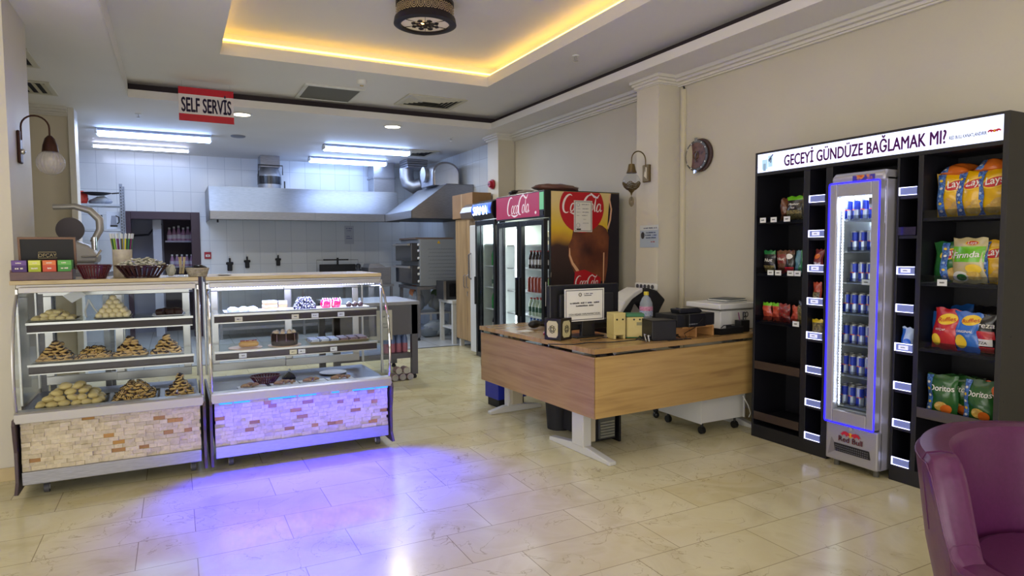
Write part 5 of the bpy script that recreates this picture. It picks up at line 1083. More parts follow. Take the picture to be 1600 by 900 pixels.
# double door red fridge
FX=3.40; t=thing('drinks_fridge','black two-door drinks fridge with red illuminated header and poster side','fridge',(FX,6.34,0))
y0,y1=-.56,.56; DX=.93
MB().box(.05,DX,y0,y0+.03,.08,2.1,fb).build('side_panel',t,bevel=.004); MB().box(.05,DX,y1-.03,y1,.08,2.1,fb).build('side_panel',t,bevel=.004)
MB().box(DX-.03,DX,y0+.03,y1-.03,.08,2.1,fint).box(.05,DX,y0+.03,y1-.03,2.07,2.1,fb).box(.05,DX,y0+.03,y1-.03,.08,.20,fb).box(.08,DX-.03,y0+.03,y0+.036,.2,1.84,fint).box(.08,DX-.03,y1-.036,y1-.03,.2,1.84,fint).build('cabinet',t)
hd=mat('header_red','8E1E44',.3,emit=.35,ecol='B4305C'); 
B(-.02,.06,y0,y1,1.815,2.10,fb).build('header_frame',t,bevel=.006); B(-.026,-.02,y0+.10,y1-.012,1.835,2.085,hd).build('header_sign',t)
B(-.027,-.02,y0+.012,y0+.09,1.90,2.08,mat('energy_label','6CC08E',.4,emit=.3,ecol='7CCB9A')).build('energy_label',t); B(-.028,-.02,y0+.015,y0+.085,1.84,1.885,black).build('thermostat',t)
ww=mat('script_white','E8DDE6',.4,emit=.3,ecol='E8DDE6')
m=MB(); coca(m,ww,.52,T(-.030,y1-.30,1.87)@RZ(-90)@S(1,1,1)); 
m.build('script_lettering',t); MB().cyl((-.031,y0+.165,1.875),(-.028,y0+.165,1.875),.016,ww).build('round_mark',t)
for (a,b) in ((y0+.015,-.008),(.008,y1-.015)):
    m=MB(); m.box(-.02,.03,a,a+.05,.16,1.80,fb); m.box(-.02,.03,b-.05,b,.16,1.80,fb); m.box(-.02,.03,a+.05,b-.05,.16,.22,fb); m.box(-.02,.03,a+.05,b-.05,1.74,1.80,fb); o=m.build('door',t,bevel=.004)
    MB().add([(.0,a+.05,.22),(.0,b-.05,.22),(.0,b-.05,1.74),(.0,a+.05,1.74)],[(0,1,2,3)],g_door).build('glass_pane',o)
    hy=(b-.03) if a<-.2 else (a+.03); B(-.045,-.02,hy-.015,hy+.015,.75,1.18,black).build('handle',o,bevel=.006); MB().cyl((-.024,(a+b)/2+.1,1.775),(-.02,(a+b)/2+.1,1.775),.008,chrome).build('lock',o)
for k in range(6): B(.10,DX-.06,y0+.04,y1-.04,.20+.265*k,.215+.265*k,fsh).build('shelf',t)
B(.075,.10,.235,.27,.3,1.72,emis('fridge_tube','F4FAFF',14)).build('light_tube',t); MB().box(.05,DX,y0,y1,.0,.08,black_m).build('base',t); 
m=MB(); m.tube([(.055,y0-.004,1.2),(.055,y0-.01,1.25)],.004,chrome); m.tube([(-.01,y0-.006,.9),(-.012,y0-.012,1.0),(-.008,y0-.006,1.15)],.003,white_p); m.build('side_latch',t)
# poster side facing the cafe
P_y=y0-.002
bg=mat('poster_back','C9A030',.35); n,l,b=nodes(bg); tc=N(n,'ShaderNodeTexCoord'); sp=N(n,'ShaderNodeSeparateXYZ'); mr=N(n,'ShaderNodeMapRange'); mr.inputs[1].default_value=1.0; mr.inputs[2].default_value=2.1; nz=N(n,'ShaderNodeTexNoise'); nz.inputs['Scale'].default_value=3
ad=N(n,'ShaderNodeMath',operation='MULTIPLY_ADD'); ad.inputs[1].default_value=.18; rp=ramp(n,[(.12,'1C1216'),(.57,'3A2420'),(.65,'B8862A'),(.75,'D6B02C'),(1,'D8C080')])
l.new(tc.outputs['Object'],sp.inputs[0]); l.new(sp.outputs[2],mr.inputs[0]); l.new(tc.outputs['Object'],nz.inputs['Vector']); l.new(nz.outputs[0],ad.inputs[0]); l.new(mr.outputs[0],ad.inputs[2]); l.new(ad.outputs[0],rp.inputs[0]); l.new(rp.outputs[0],b.inputs['Base Color'])
MB().add([(.06,P_y,.12),(DX-.01,P_y,.12),(DX-.01,P_y,2.09),(.06,P_y,2.09)],[(0,1,2,3)],bg).build('side_poster',t)
def poly(m,pts,mt,y): m.add([(x,y,z) for x,z in pts],[tuple(range(len(pts)))],mt)
red=mat('poster_red','B01420',.35); skin=noisy('poster_hand',['3A1E1A','5A2E20','7A4428','3E221E'],scale=(1.5,1,1.2),ns=2.2,rough=.4); dkp=mat('poster_dark','1A1420',.4); rim=mat('poster_rim','D8A880',.4)
m=MB(); cx,cz,rx,rz=.44,1.93,.28,.27
poly(m,[(.80,2.088),(.92,2.088),(.92,.9),(.55,.9),(.66,1.35),(.78,1.5),(.77,1.75)],dkp,P_y-.0015)
poly(m,[(.80,2.088),(.785,2.02),(.81,1.92),(.795,1.80),(.765,1.72),(.78,1.70),(.815,1.80),(.83,1.92),(.805,2.02),(.815,2.088)],rim,P_y-.002)
poly(m,[(.33,1.70),(.45,1.73),(.60,1.76),(.70,1.74),(.76,1.70),(.79,1.62),(.77,1.30),(.74,1.14),(.38,1.14),(.345,1.24),(.30,1.32),(.265,1.42),(.27,1.52),(.31,1.60)],skin,P_y-.0025)
poly(m,[(.37,1.25),(.31,1.33),(.275,1.42),(.28,1.50),(.29,1.50),(.295,1.43),(.33,1.35),(.39,1.28),(.42,1.24),(.40,1.22)],rim,P_y-.003)
poly(m,[(.715,1.45),(.73,1.45),(.715,.9),(.705,.9)],rim,P_y-.003)
poly(m,[(.35,1.25),(.47,1.27),(.60,1.22),(.68,1.18),(.66,.80),(.30,.80)],red,P_y-.0035)
m.add([(cx,P_y-.004,cz)]+[(cx+rx*cos(2*pi*i/48),P_y-.004,min(cz+rz*sin(2*pi*i/48),2.088)) for i in range(48)],[(0,1+i,1+(i+1)%48) for i in range(48)],red)
m.build('poster_artwork',t)
m=MB(); coca(m,mat('poster_script','E6DCD8',.4),.50,T(.19,P_y-.006,1.87)); m.build('poster_script_lettering',t); m=MB(); coca(m,MC['poster_script'],.30,T(.35,P_y-.006,1.09)); m.build('can_script_lettering',t)
t=thing('fridge_notice','white bordered certificate stuck over the red disc on the fridge side','notice',(FX+.45,6.34+P_y-.008,1.67),0)
B(-.115,.115,-.001,.001,0,.33,mat('cert_white','D8D4C8',.5)).build('sheet',t); m=MB()
for a in ((-.105,.105,.315,.321),(-.105,.105,.009,.015),(-.105,-.099,.015,.315),(.099,.105,.015,.315)): m.box(a[0],a[1],-.003,-.001,a[2],a[3],MC['border_grey'])
scribble(m,gb,[(.03,.285,.1,.01),(-.06,.24,.05,.006),(.03,.24,.08,.009),(-.06,.205,.05,.006),(.03,.205,.08,.009),(-.06,.17,.05,.006),(.02,.17,.07,.009),(.02,.13,.04,.006),(.03,.09,.08,.006)],-.004,9); m.tube([(-.065+.018*cos(2*pi*i/16),-.004,.285+.018*sin(2*pi*i/16)) for i in range(16)],.0016,gb,n=4,closed=True); m.tube([(-.065+.022*cos(2*pi*i/16),-.004,.07+.022*sin(2*pi*i/16)) for i in range(16)],.0016,gb,n=4,closed=True); m.box(-.085,-.03,-.004,-.003,.02,.035,black); m.build('print',t)
# goods in right door
ZS=[.215+.265*k for k in range(6)]
lab_r=mat('label_red','B02A30',.4); lab_w=mat('label_white','D8DAD8',.4); lab_g=mat('label_green','3C8A3E',.4)
pb1=bottle('water_bottle','x',mat('water_blue','7EA0D8',.15),mat('cap_blue','3C5CB0',.4),lab_w,.24,.034)
pb2=bottle('purple_bottle','x',mat('purple_drink','8A78B8',.2),lab_w,None,.20,.032)
pb3=bottle('milk_bottle','x',mat('bottle_pale','B8C8B0',.25),lab_r,mat('label_dkgreen','2E5A40',.4),.20,.032)
pb4=bottle('cola_bottle','x',mat('cola_dark','2A1410',.15),lab_r,mat('label_silver','B0A8A8',.3),.20,.030)
pb5=bottle('green_bottle','x',mat('bottle_green','2E9A44',.12),lab_g,None,.24,.034)
cr_=drink_can('red_can','x',mat('can_redbrown','A04028',.3)); cg_=drink_can('green_can','x',mat('can_green','7AA84A',.3))
def row(P,z,ys,x,label,group,dx=.08,n2=2,sc=1):
    for yy in ys:
        for j in range(n2): P.put((FX+x+dx*j,yy,z+.001),0,label,group,scale=sc)
Yn=[5.86+.075*i for i in range(8)]
row(pb2,ZS[0],Yn,.16,'purple drink bottle on the lowest shelf of the red-header fridge','purple bottles in the red-header fridge')
row(pb1,ZS[1],Yn,.16,'blue water bottle on the second lowest shelf of the red-header fridge','blue water bottles in the red-header fridge')
row(pb3,ZS[2],Yn,.16,'pale bottle with red cap on the third shelf of the red-header fridge','pale bottles with red caps in the red-header fridge')
row(cg_,ZS[3],Yn[:2],.16,'green drink can on the fourth shelf of the red-header fridge','green cans in the red-header fridge',sc=1.4); row(cr_,ZS[3],Yn[2:],.16,'red-brown drink can on the fourth shelf of the red-header fridge','red-brown cans in the red-header fridge',sc=1.4)
row(pb4,ZS[4],Yn,.16,'dark cola bottle on the fifth shelf of the red-header fridge','cola bottles in the red-header fridge')
t=thing('cream_carton','cream carton on the top shelf of the red-header fridge','carton',(FX+.25,6.02,ZS[5])); B(-.08,.1,-.14,.14,0,.14,mat('carton_cream','C8BC94',.5)).build('body',t,bevel=.004); B(-.083,-.08,-.03,.03,.04,.08,mat('carton_mark','6A6450',.5)).build('mark',t)
# second fridge
t=thing('drinks_fridge','narrow black drinks fridge with a blue lit header','fridge',(FX,7.235,0)); y0,y1=-.29,.29
MB().box(.05,.85,y0,y0+.03,.08,2.08,fb).build('side_panel',t,bevel=.004); MB().box(.05,.85,y1-.03,y1,.08,2.08,fb).build('side_panel',t,bevel=.004); MB().box(.05,.85,y0,y1,.0,.08,black_m).build('base',t)
MB().box(.82,.85,y0+.03,y1-.03,.08,2.08,fint).box(.05,.85,y0+.03,y1-.03,2.05,2.08,fb).box(.05,.85,y0+.03,y1-.03,.08,.18,fb).box(.08,.82,y0+.03,y0+.036,.18,1.84,fint).box(.08,.82,y1-.036,y1-.03,.18,1.84,fint).build('cabinet',t)
MB().prism([(-.02,1.86),(-.06,1.92),(-.07,1.98),(-.05,2.06),(.06,2.10),(.06,1.86)],'y',y0,y1,fb).build('header_frame',t,bevel=.004)
MB().prism([(-.024,1.875),(-.066,1.93),(-.075,1.985),(-.055,2.05),(.0,2.05),(.0,1.875)],'y',y0+.015,y1-.015,mat('header_blue','1C3C9C',.3,emit=.9,ecol='2450C8')).build('header_sign',t,smooth=True)
MB().text('SIRMA',emis('header_white','E8F2FF',1.6),.15,T(-.082,0,1.915)@RZ(-90),fit=.42,bold=.03,shear=.08).build('lettering',t)
a,b=y0+.01,y1-.01; m=MB(); m.box(-.02,.03,a,a+.045,.14,1.85,fb); m.box(-.02,.03,b-.045,b,.14,1.85,fb); m.box(-.02,.03,a+.045,b-.045,.14,.20,fb); m.box(-.02,.03,a+.045,b-.045,1.79,1.85,fb); o=m.build('door',t,bevel=.004); MB().add([(0,a+.045,.2),(0,b-.045,.2),(0,b-.045,1.79),(0,a+.045,1.79)],[(0,1,2,3)],g_door).build('glass_pane',o); B(-.045,-.02,b-.035,b-.01,.8,1.15,black).build('handle',o,bevel=.005)
for k in range(6): B(.10,.8,y0+.04,y1-.04,.20+.27*k,.212+.27*k,fsh).build('shelf',t)
B(.1,.14,y0+.06,y1-.06,1.72,1.75,emis('fridge_tube2','F0F8FF',9)).build('light_tube',t)
fl=area('fridge_light',(FX+.3,7.235,1.80),(0,0,0),.4,.4,9,(.85,.95,1)); fl2=area('fridge_light',(FX+.25,6.34,1.80),(0,0,0),.25,1.0,9,(.95,1,.90))
for k,(z,ys) in enumerate(((.212+.27,[7.02+.08*i for i in range(5)]),(.212+.54,[7.02+.08*i for i in range(5)]),(.212+.81,[7.02+.08*i for i in range(5)]),(.212+1.08,[7.02+.08*i for i in range(5)]),(.212+1.35,[7.16]))):
    nm=['lowest filled','second','third','fourth','top'][k]; Pq=[pb4,pb5,pb3,pb5,pb5][k]
    for yy in ys:
        Pq.put((FX+.16,yy,z),0,'%s bottle on the %s shelf of the blue-header fridge'%({0:'dark cola',1:'green',2:'pale',3:'green',4:'single green'}[k],nm),'bottles on the %s shelf of the blue-header fridge'%nm,scale=.95)
lump('plastic_bundle','clear film bundle in the bottom of the blue-header fridge','bundle',(FX+.3,7.235,.20),.2,.2,.2,['4A4C50','6C7076','303238'],12)
t=lump('folded_cloth','brown crumpled cloth and film lying on top of the red-header fridge','cloth',(FX+.35,6.05,2.10),.35,.22,.09,['5C3A34','6E4A40','8A7A78'],13)
t=lump('crumpled_bag','dark crumpled bag with pale film at the far end of the fridge top','bag',(FX+.2,6.65,2.10),.15,.16,.07,['2C2428','B0A8A0','4A3432'],14)

# ================================================================== SNACK SHELVING WITH LIGHT BOX
KX,KY=4.02,2.765
def K(lx,ly,z): return (KX+ly,KY-lx,z)
t=thing('snack_shelving','tall black shelving unit with a lit header around a slim fridge','shelving',(KX,KY,0),-90)
kb=blackboard; KD=.38
MB().box(-.865,-.845,0,KD,0,2.22,kb).build('side_panel',t,bevel=.002)
o=MB().box(.835,.865,0,KD,0,2.22,mat('panel_side','2A2826',.6)).build('side_panel',t,bevel=.002)
m=MB()
for (y_,z_) in ((.06,1.45),(.10,.98),(.20,2.0),(.25,1.2),(.05,.62),(.3,.7),(.12,.3)): m.cyl((.865,y_,z_),(.8665,y_,z_),.006,black,n=8)
m.build('screw_caps',o)
B(-.845,.835,KD-.015,KD,.0,2.22,kb).build('back_panel',t)
for a,b in ((-.425,-.375),(-.245,-.195),(.255,.27),(.385,.415)): B(a,b,.002,KD-.015,.06,2.04,kb).build('divider',t,bevel=.002)
B(-.845,.835,.0,KD-.015,2.04,2.065,kb).build('header_bottom',t,bevel=.001); B(-.845,.835,.0,KD-.015,2.205,2.22,kb).build('header_top',t,bevel=.001)
for a,b in ((-.845,-.195),(.255,.835)): B(a,b,.0,KD-.015,0.0,.10,kb).build('plinth',t,bevel=.002)
sgn=B(-.845,.835,.004,.012,2.065,2.205,emis('light_box','D2DCFF',1.0)).build('light_box_panel',t)
pur=mat('sign_purple','6A2E6C',.5,emit=.18,ecol='7A3A80')
MB().text('GECEYİ GÜNDÜZE BAĞLAMAK MI?',pur,.112,T(-.03,.0025,2.092),fit=1.14,bold=.045).build('lettering',t)
MB().text('RED BULL KANATLANDIRIR.',mat('sign_blue_ink','2A2460',.5),.028,T(.655,.0025,2.108),fit=.20,bold=.03).build('small_lettering',t)
bullr=mat('bull_red','C82038',.4); buly=mat('bull_yellow','E8B030',.4)
def bulls(m,mtx,s_):
    old=m.M; m.M=old@mtx@S(s_,s_,s_)
    m.add([(0,0,.0)]+[(.22*cos(2*pi*i/20),0,.22*sin(2*pi*i/20)) for i in range(20)],[(0,1+i,1+(i+1)%20) for i in range(20)],buly)
    for k in (-1,1):
        pts=[(.06,.02),(.16,.16),(.30,.20),(.50,.26),(.72,.20),(.86,.04),(1.0,-.04),(.84,-.06),(.78,-.24),(.72,-.08),(.55,-.02),(.44,-.14),(.30,-.24),(.32,-.12),(.20,-.06),(.10,-.10)]
        m.add([(k*x,-.002/s_*.5,z) for x,z in pts],[tuple(range(len(pts)))],bullr)
    m.M=old
m=MB(); bulls(m,T(.79,.0025,2.122),.038); m.build('bull_emblem',t)
m=MB(); lb=mat('sign_pale_blue','A8CCE0',.5,emit=.5,ecol='A8CCE8'); m.box(-.80,-.75,.0015,.0035,2.085,2.16,lb).box(-.745,-.705,.0015,.0035,2.10,2.185,lb).box(-.79,-.765,.001,.003,2.075,2.13,mat('sign_grey','8CAAC0',.5,emit=.35,ecol='8CAAC8')); m.tube([(-.74,.001,2.15),(-.72,.001,2.17),(-.70,.001,2.19)],.004,MC['sign_blue_ink'],n=4).tube([(-.735,.001,2.14),(-.715,.001,2.165),(-.72,.001,2.13)],.004,MC['sign_blue_ink'],n=4); m.build('sign_sketch',t)
SHL=[1.69,1.29,.92,.56,.16]; SHR=[1.66,1.27,.87,.46]; NARL=[1.805,1.56,1.315,1.08,.835,.59,.35,.105]
gd_=glass('lip_clear','D8DCE4',ior=1.5); gl=emis('lit_acrylic_edge','C8CCFF',2.2)
for z in SHL: o=B(-.845,-.425,.01,KD-.015,z-.02,z,kb).build('shelf',t,bevel=.001); B(-.842,-.428,.0,.003,z-.018,z+.045,gd_ if z>.6 else mat('brown_lip','3E322E',.2)).build('shelf_guard',o)
for z in SHR: o=B(.415,.835,.01,KD-.015,z-.02,z,kb).build('shelf',t,bevel=.001); B(.418,.832,.0,.003,z-.018,z+.045,gd_ if z>.5 else mat('grey_lip','4A4440',.2)).build('shelf_guard',o)
ac=mat('frosted_acrylic','7E88B0',.15,alpha=.6,emit=.25,ecol='8C98E0'); acw=emis('lip_glow_edge','D6D8FF',2.4)
for (a,b,skip) in ((-.375,-.245,()),(.27,.385,(1,))):
    for i,z in enumerate(NARL):
        o=B(a,b,.01,KD-.015,z-.022,z-.002,kb).build('shelf',t,bevel=.001)
        l_=B(a+.003,b-.003,-.006,-.001,z,z+.05,ac if i not in skip else mat('dark_acrylic','2A2440',.15)).build('lit_guard',o)
        if i not in skip:
            MB().box(a+.003,a+.009,-.008,-.001,z,z+.05,acw).box(a+.009,b-.003,-.008,-.001,z,z+.003,acw).box(a+.009,b-.003,-.008,-.001,z+.047,z+.05,acw).build('glowing_edge',l_)
# narrow-column white price labels on some guards
for (lx,i) in ((-.31,1),(-.31,2),(-.31,3),(-.31,4),(.33,2),(.33,4)):
    card_at('white price label on the lit guard, %s narrow column, shelf %s from the top'%('left' if lx<0 else 'right',['one','two','three','four','five'][i]),K(lx,-.009,NARL[i]+.012),-90,.06,.026,mat('card_lit','D6D8EE',.6,emit=.5,ecol='D0D4FF'))
for (lx,z,l) in ((-.78,1.69,'price card at the left of the top shelf, left column'),(-.68,1.69,'price card under the green-topped packet, left column'),(-.56,1.69,'price card at the right of the top shelf, left column'),(-.70,1.29,'price card under the green packets, second shelf, left column'),(-.63,1.29,'price card under the red packet, second shelf, left column'),(-.52,1.29,'price card under the blue packet, second shelf, left column'),(-.46,1.29,'price card furthest right on the second shelf, left column'),(-.465,.92,'price card at the right of the third shelf, left column'),(.545,1.265,'white price card in front of the fırında crisps bag')):
    card_at(l,K(lx,-.003,z-.01),-90,.055,.038)

# ---- crisps and nut bags
def bag(name,label,w,h,d,base,deco,loc,rot=(0,0,-90),top=None,group=None,cat='bag',seed=0,lean=0):
    rd=random.Random(seed); NU,NV=15,19; ph=[rd.uniform(0,6) for _ in range(6)]
    def dep(u,v):
        uu=min(max(u,0),1); vv=min(max(v,0),1); e=(max(0,sin(pi*uu))**.55)*(max(0,sin(pi*min(max((vv-.04)/.92,0),1)))**.5)
        return d/2*e*(1+.10*sin(9*uu+ph[0])*sin(11*vv+ph[1])+.07*sin(17*vv+ph[2]+5*uu))
    def sx(v): return 1-.05*sin(pi*v)+.0
    m=MB()
    for s_ in (-1,1):
        def fn(a,b): return ((a-.5)*w*sx(b)+.004*sin(b*9+ph[3]), s_*dep(a,b)+.012*sin(b*3+ph[4])*b, b*h+.004*sin(a*14+ph[5])*(1 if b in(0,1) else 0))
        def mf(a,b):
            if top and b>.999-top[0] : return top[1]
            return base
        m.grid(fn,NU,NV,base,mf=mf)
    eps=[.0018]
    def proj(p):   # local flat (x,z) -> bag front
        uu=p.x/w/ sx(p.z/h)+.5; vv=p.z/h
        return Vector((p.x+.004*sin(vv*9+ph[3]), -dep(uu,vv)+.012*sin(vv*3+ph[4])*vv-eps[0]-.0006, p.z))
    m.fn=proj
    for k,dd in enumerate(deco):
        eps[0]=.0012+.0009*k; ty=dd[0]
        if ty=='disc':
            _,x,z,rx,rz,mt=dd[:6]; tl=dd[6] if len(dd)>6 else 0; vs=[]; 
            vs=[(x,0,z)]+[(x+q/3*(rx*cos(2*pi*i/20)*cos(tl)-rz*sin(2*pi*i/20)*sin(tl)),0,z+q/3*(rx*cos(2*pi*i/20)*sin(tl)+rz*sin(2*pi*i/20)*cos(tl))) for q in (1,2,3) for i in range(20)]
            fs=[(0,1+i,1+(i+1)%20) for i in range(20)]+[(1+q*20+i,1+q*20+(i+1)%20,21+q*20+(i+1)%20,21+q*20+i) for q in (0,1) for i in range(20)]; m.add(vs,fs,mt)
        elif ty=='rect':
            _,x0,x1,z0,z1,mt=dd; a_=[(x0+(x1-x0)*i/6,0,z0+(z1-z0)*j/14) for i in range(7) for j in range(15)]; m.add(a_,[(i*15+j,(i+1)*15+j,(i+1)*15+j+1,i*15+j+1) for i in range(6) for j in range(14)],mt)
        elif ty=='text':
            _,s_,x,z,size,mt,fit=dd[:7]; m.text(s_,mt,size,T(x,0,z)@RY(-(dd[7] if len(dd)>7 else 0)),fit=fit,bold=.02,shear=.12)
    m.fn=None
    o=m.build(name,smooth=True); o.location=loc; o.rotation_euler=tuple(R(a) for a in rot)
    return tag(o,label,cat,group)
def foil(n_,cols,ns=18,rough=.25): return noisy('foil_'+n_,cols,ns=ns,rough=rough,detail=3,coat=.3)
yel=foil('yellow',['D8A400','E4B818'],6); grn=foil('green',['1E5A2C','2A6E34'],6); blu=foil('blue',['2058B0','2C70C8'],6); redf=foil('red',['B01C28','C42830'],6); creamf=foil('cream',['B8A878','C8BC8C'],5); brn=foil('brown',['4A281C','6A4028','3A2018'],30)
band=noisy('promo_band',['2C52A0','5C8CCC','1E3C88','88A8DC'],ns=42,rough=.3,detail=2); lred=mat('logo_red','B81C24',.3); lyel=mat('logo_yellow','E6C030',.3); lwhite=mat('logo_white','E6E2DC',.35); chip=noisy('crisp_picture',['D8B860','C49A40','E4CC80'],ns=30,rough=.4); darkf=foil('dark',['1C1A1E','2A262A'],8); limef=foil('lime',['5CA81C','7CC82C'],8); nutp=noisy('nuts_picture',['4A3C20','8A7C48','2A2414','B0A470'],ns=48,rough=.4); doro=foil('tortilla_green',['1C4A20','2A6428'],6); org=foil('orange',['C8581C','D87828'],6); wht=foil('pale_blue',['A8C0E0','C8D8F0'],10); blackf=foil('black',['16161A','222226'],10)
def lays(label,loc,rotz,base=yel,strip=-.3,seed=0,logo=True,chips=True,rx=0,group=None,txt='Lays',w=.185,h=.265):
    dc=[]
    if chips: dc+= [('disc',.25*w,.22*h,.24*w,.15*h,chip),('disc',.05*w,.14*h,.2*w,.1*h,chip)]
    if logo: dc+= [('disc',.10*w,.70*h,.36*w,.13*h,lyel,.25),('disc',.12*w,.70*h,.31*w,.10*h,lred,.25),('text',txt,.12*w,.665*h,.06,lwhite,.48*w,8)]
    dc+= [('rect',(strip-.13)*w,(strip+.11)*w,.02*h,.97*h,band)]
    for q in range(5): dc.append(('disc',(strip-.01)*w,(.14+.17*q)*h,.055*w,.03*h,(lwhite,lyel,wht)[q%3]))
    return bag('crisps_bag',label,w,h,.085,base,dc,loc,(rx,0,-90+rotz),group=group,seed=seed)
z1=1.662
lays('yellow crisps bag leaning left, leftmost on the top right-hand shelf',K(.53,.12,z1),6,seed=1)
lays('yellow crisps bag in the middle of the top right-hand shelf',K(.645,.10,z1),0,seed=2)
lays('yellow crisps bag at the right end of the top right-hand shelf',K(.755,.10,z1),-3,seed=3)
lays('orange-backed crisps bag lying flat on the left of the top row',K(.53,.09,z1+.262),0,base=org,seed=4,logo=False,chips=False,rx=-74,w=.165,h=.15)
lays('orange-backed crisps bag lying flat on the right of the top row',K(.73,.09,z1+.262),5,base=org,seed=5,logo=False,chips=False,rx=-74,w=.165,h=.15)
z2=1.272
lays('green crisps bag with blue strip on the second right-hand shelf',K(.515,.12,z2),4,base=grn,strip=-.05,seed=6,w=.17,h=.245)
bag('crisps_bag','cream and green oven-baked crisps bag on the second right-hand shelf',.19,.265,.08,creamf,[('rect',-.088,.088,.125,.215,limef),('disc',-.04,.04,.05,.03,lwhite),('disc',.02,.235,.035,.014,lyel),('disc',.02,.235,.03,.011,lred),('text','Lays',.02,.229,.022,lwhite,.045),('text','Fırında',.0,.150,.05,lwhite,.14,4),('disc',.04,.085,.04,.028,lyel),('disc',.035,.055,.035,.016,chip),('disc',.04,.035,.035,.014,chip),('disc',-.03,.035,.03,.02,grn)],K(.645,.09,z2),(0,0,-92),seed=7)
lays('yellow crisps bag with blue strip at the right of the second right-hand shelf',K(.765,.11,z2),-3,strip=-.2,seed=8,w=.17,h=.25)
z3=.872
lays('back blue-strip crisps bag on the left of the third right-hand shelf',K(.48,.16,z3),8,base=blu,strip=0,seed=9,logo=False,chips=False,w=.15,h=.22)
bag('crisps_bag','red ridged crisps bag with yellow badge on the third right-hand shelf',.165,.245,.08,redf,[('disc',.0,.185,.055,.032,lyel,.3),('text','Ruffles',.0,.172,.035,lred,.095,12),('rect',.062,.08,.02,.22,blackf),('disc',-.045,.055,.028,.035,lyel),('text','KETÇAP',-.02,.115,.016,lwhite,.06,5)],K(.535,.07,z3),(0,5,-88),seed=10)
lays('blue-strip crisps bag standing behind the red and blue bags',K(.60,.17,z3),0,base=blu,strip=0,seed=11,logo=False,chips=False,w=.15,h=.22)
bag('crisps_bag','blue ridged crisps bag with yellow crisp on the third right-hand shelf',.155,.235,.075,blu,[('disc',.02,.19,.05,.03,lyel,.3),('text','Ruffles',.02,.178,.032,lred,.085,12),('disc',-.015,.06,.033,.04,lyel),('text','ORIGINAL',.0,.115,.018,lwhite,.085,5)],K(.645,.07,z3),(0,4,-90),seed=12)
bag('crisps_bag','black, red and white snack bag on the third right-hand shelf',.14,.225,.07,blackf,[('text','cereza',.0,.15,.045,lwhite,.125),('rect',-.06,.06,.085,.13,redf),('rect',-.05,.05,.045,.085,lwhite),('text','ZZA',.0,.055,.022,blackf,.05),('rect',-.06,.06,.005,.04,redf)],K(.735,.09,z3),(0,0,-92),seed=13)
lays('blue-strip crisps bag at the right end of the third right-hand shelf',K(.785,.13,z3),-4,base=blu,strip=.05,seed=14,logo=False,chips=False,w=.12,h=.22)
for k,(lx,c,l) in enumerate(((.50,blu,'blue crumpled bag at the back left of the third right-hand shelf'),(.62,darkf,'dark crumpled bag at the back middle of the third right-hand shelf'),(.74,redf,'red crumpled bag at the back right of the third right-hand shelf'))):
    bag('crisps_bag',l,.15,.2,.06,c,[],K(lx,.29,z3+.06),(-20,10*k-10,-90),seed=20+k)
z4=.462
def doritos(label,loc,rz,seed,strip=True,base=doro,w=.17,h=.25):
    dc=[('text','Doritos',.005,.155,.05,lwhite,.13,3),('disc',.0,.06,.035,.03,chip),('disc',.03,.045,.03,.03,org)]
    if strip: dc+=[('rect',-.085,-.048,.01,.245,band)]+[('disc',-.066,.04+.04*q,.01,.008,(lwhite,lyel)[q%2]) for q in range(5)]
    return bag('crisps_bag',label,w,h,.075,base,dc,loc,(0,0,-90+rz),seed=seed)
doritos('green tortilla chips bag with blue strip, leftmost on the lowest filled shelf',K(.52,.09,z4),5,31)
doritos('green tortilla chips bag behind the leftmost one on the lowest filled shelf',K(.575,.16,z4),0,32,False)
doritos('dark green tortilla chips bag in the middle of the lowest filled shelf',K(.625,.18,z4),-4,33,False,base=foil('darkgreen',['123018','1C4020'],6))
doritos('green and orange tortilla chips bag with blue strip on the lowest filled shelf',K(.72,.10,z4),0,34)
doritos('orange tortilla chips bag at the right end of the lowest filled shelf',K(.79,.13,z4),-3,35,True,base=org,w=.12)
# left column
def nut(label,loc,w,h,base,topm,deco,rz=0,ry=0,seed=0): return bag('nut_packet',label,w,h,.05,base,deco,loc,(0,ry,-90+rz),top=(.22,topm) if topm else None,seed=seed,cat='packet')
z=1.692
nut('brown nut packet seen edge-on at the left of the top left-hand shelf',K(-.66,.10,z),.07,.17,brn,None,[],50,0,41)
nut('green-topped nut packet in the middle of the top left-hand shelf',K(-.575,.10,z),.15,.18,darkf,limef,[('rect',-.07,.07,.005,.075,nutp),('text','Master',.0,.112,.024,lwhite,.09),('text','Nut',.0,.086,.024,lwhite,.04)],0,0,42)
nut('green-topped nut packet half behind the first on the top left-hand shelf',K(-.485,.13,z),.11,.18,darkf,limef,[('rect',-.05,.05,.005,.075,nutp)],0,0,43)
nut('olive nut packet at the right of the top left-hand shelf',K(-.455,.07,z),.05,.19,nutp,brn,[],-20,0,44)
z=1.292
gr2=foil('emerald',['1E6A38','2A8048'],8)
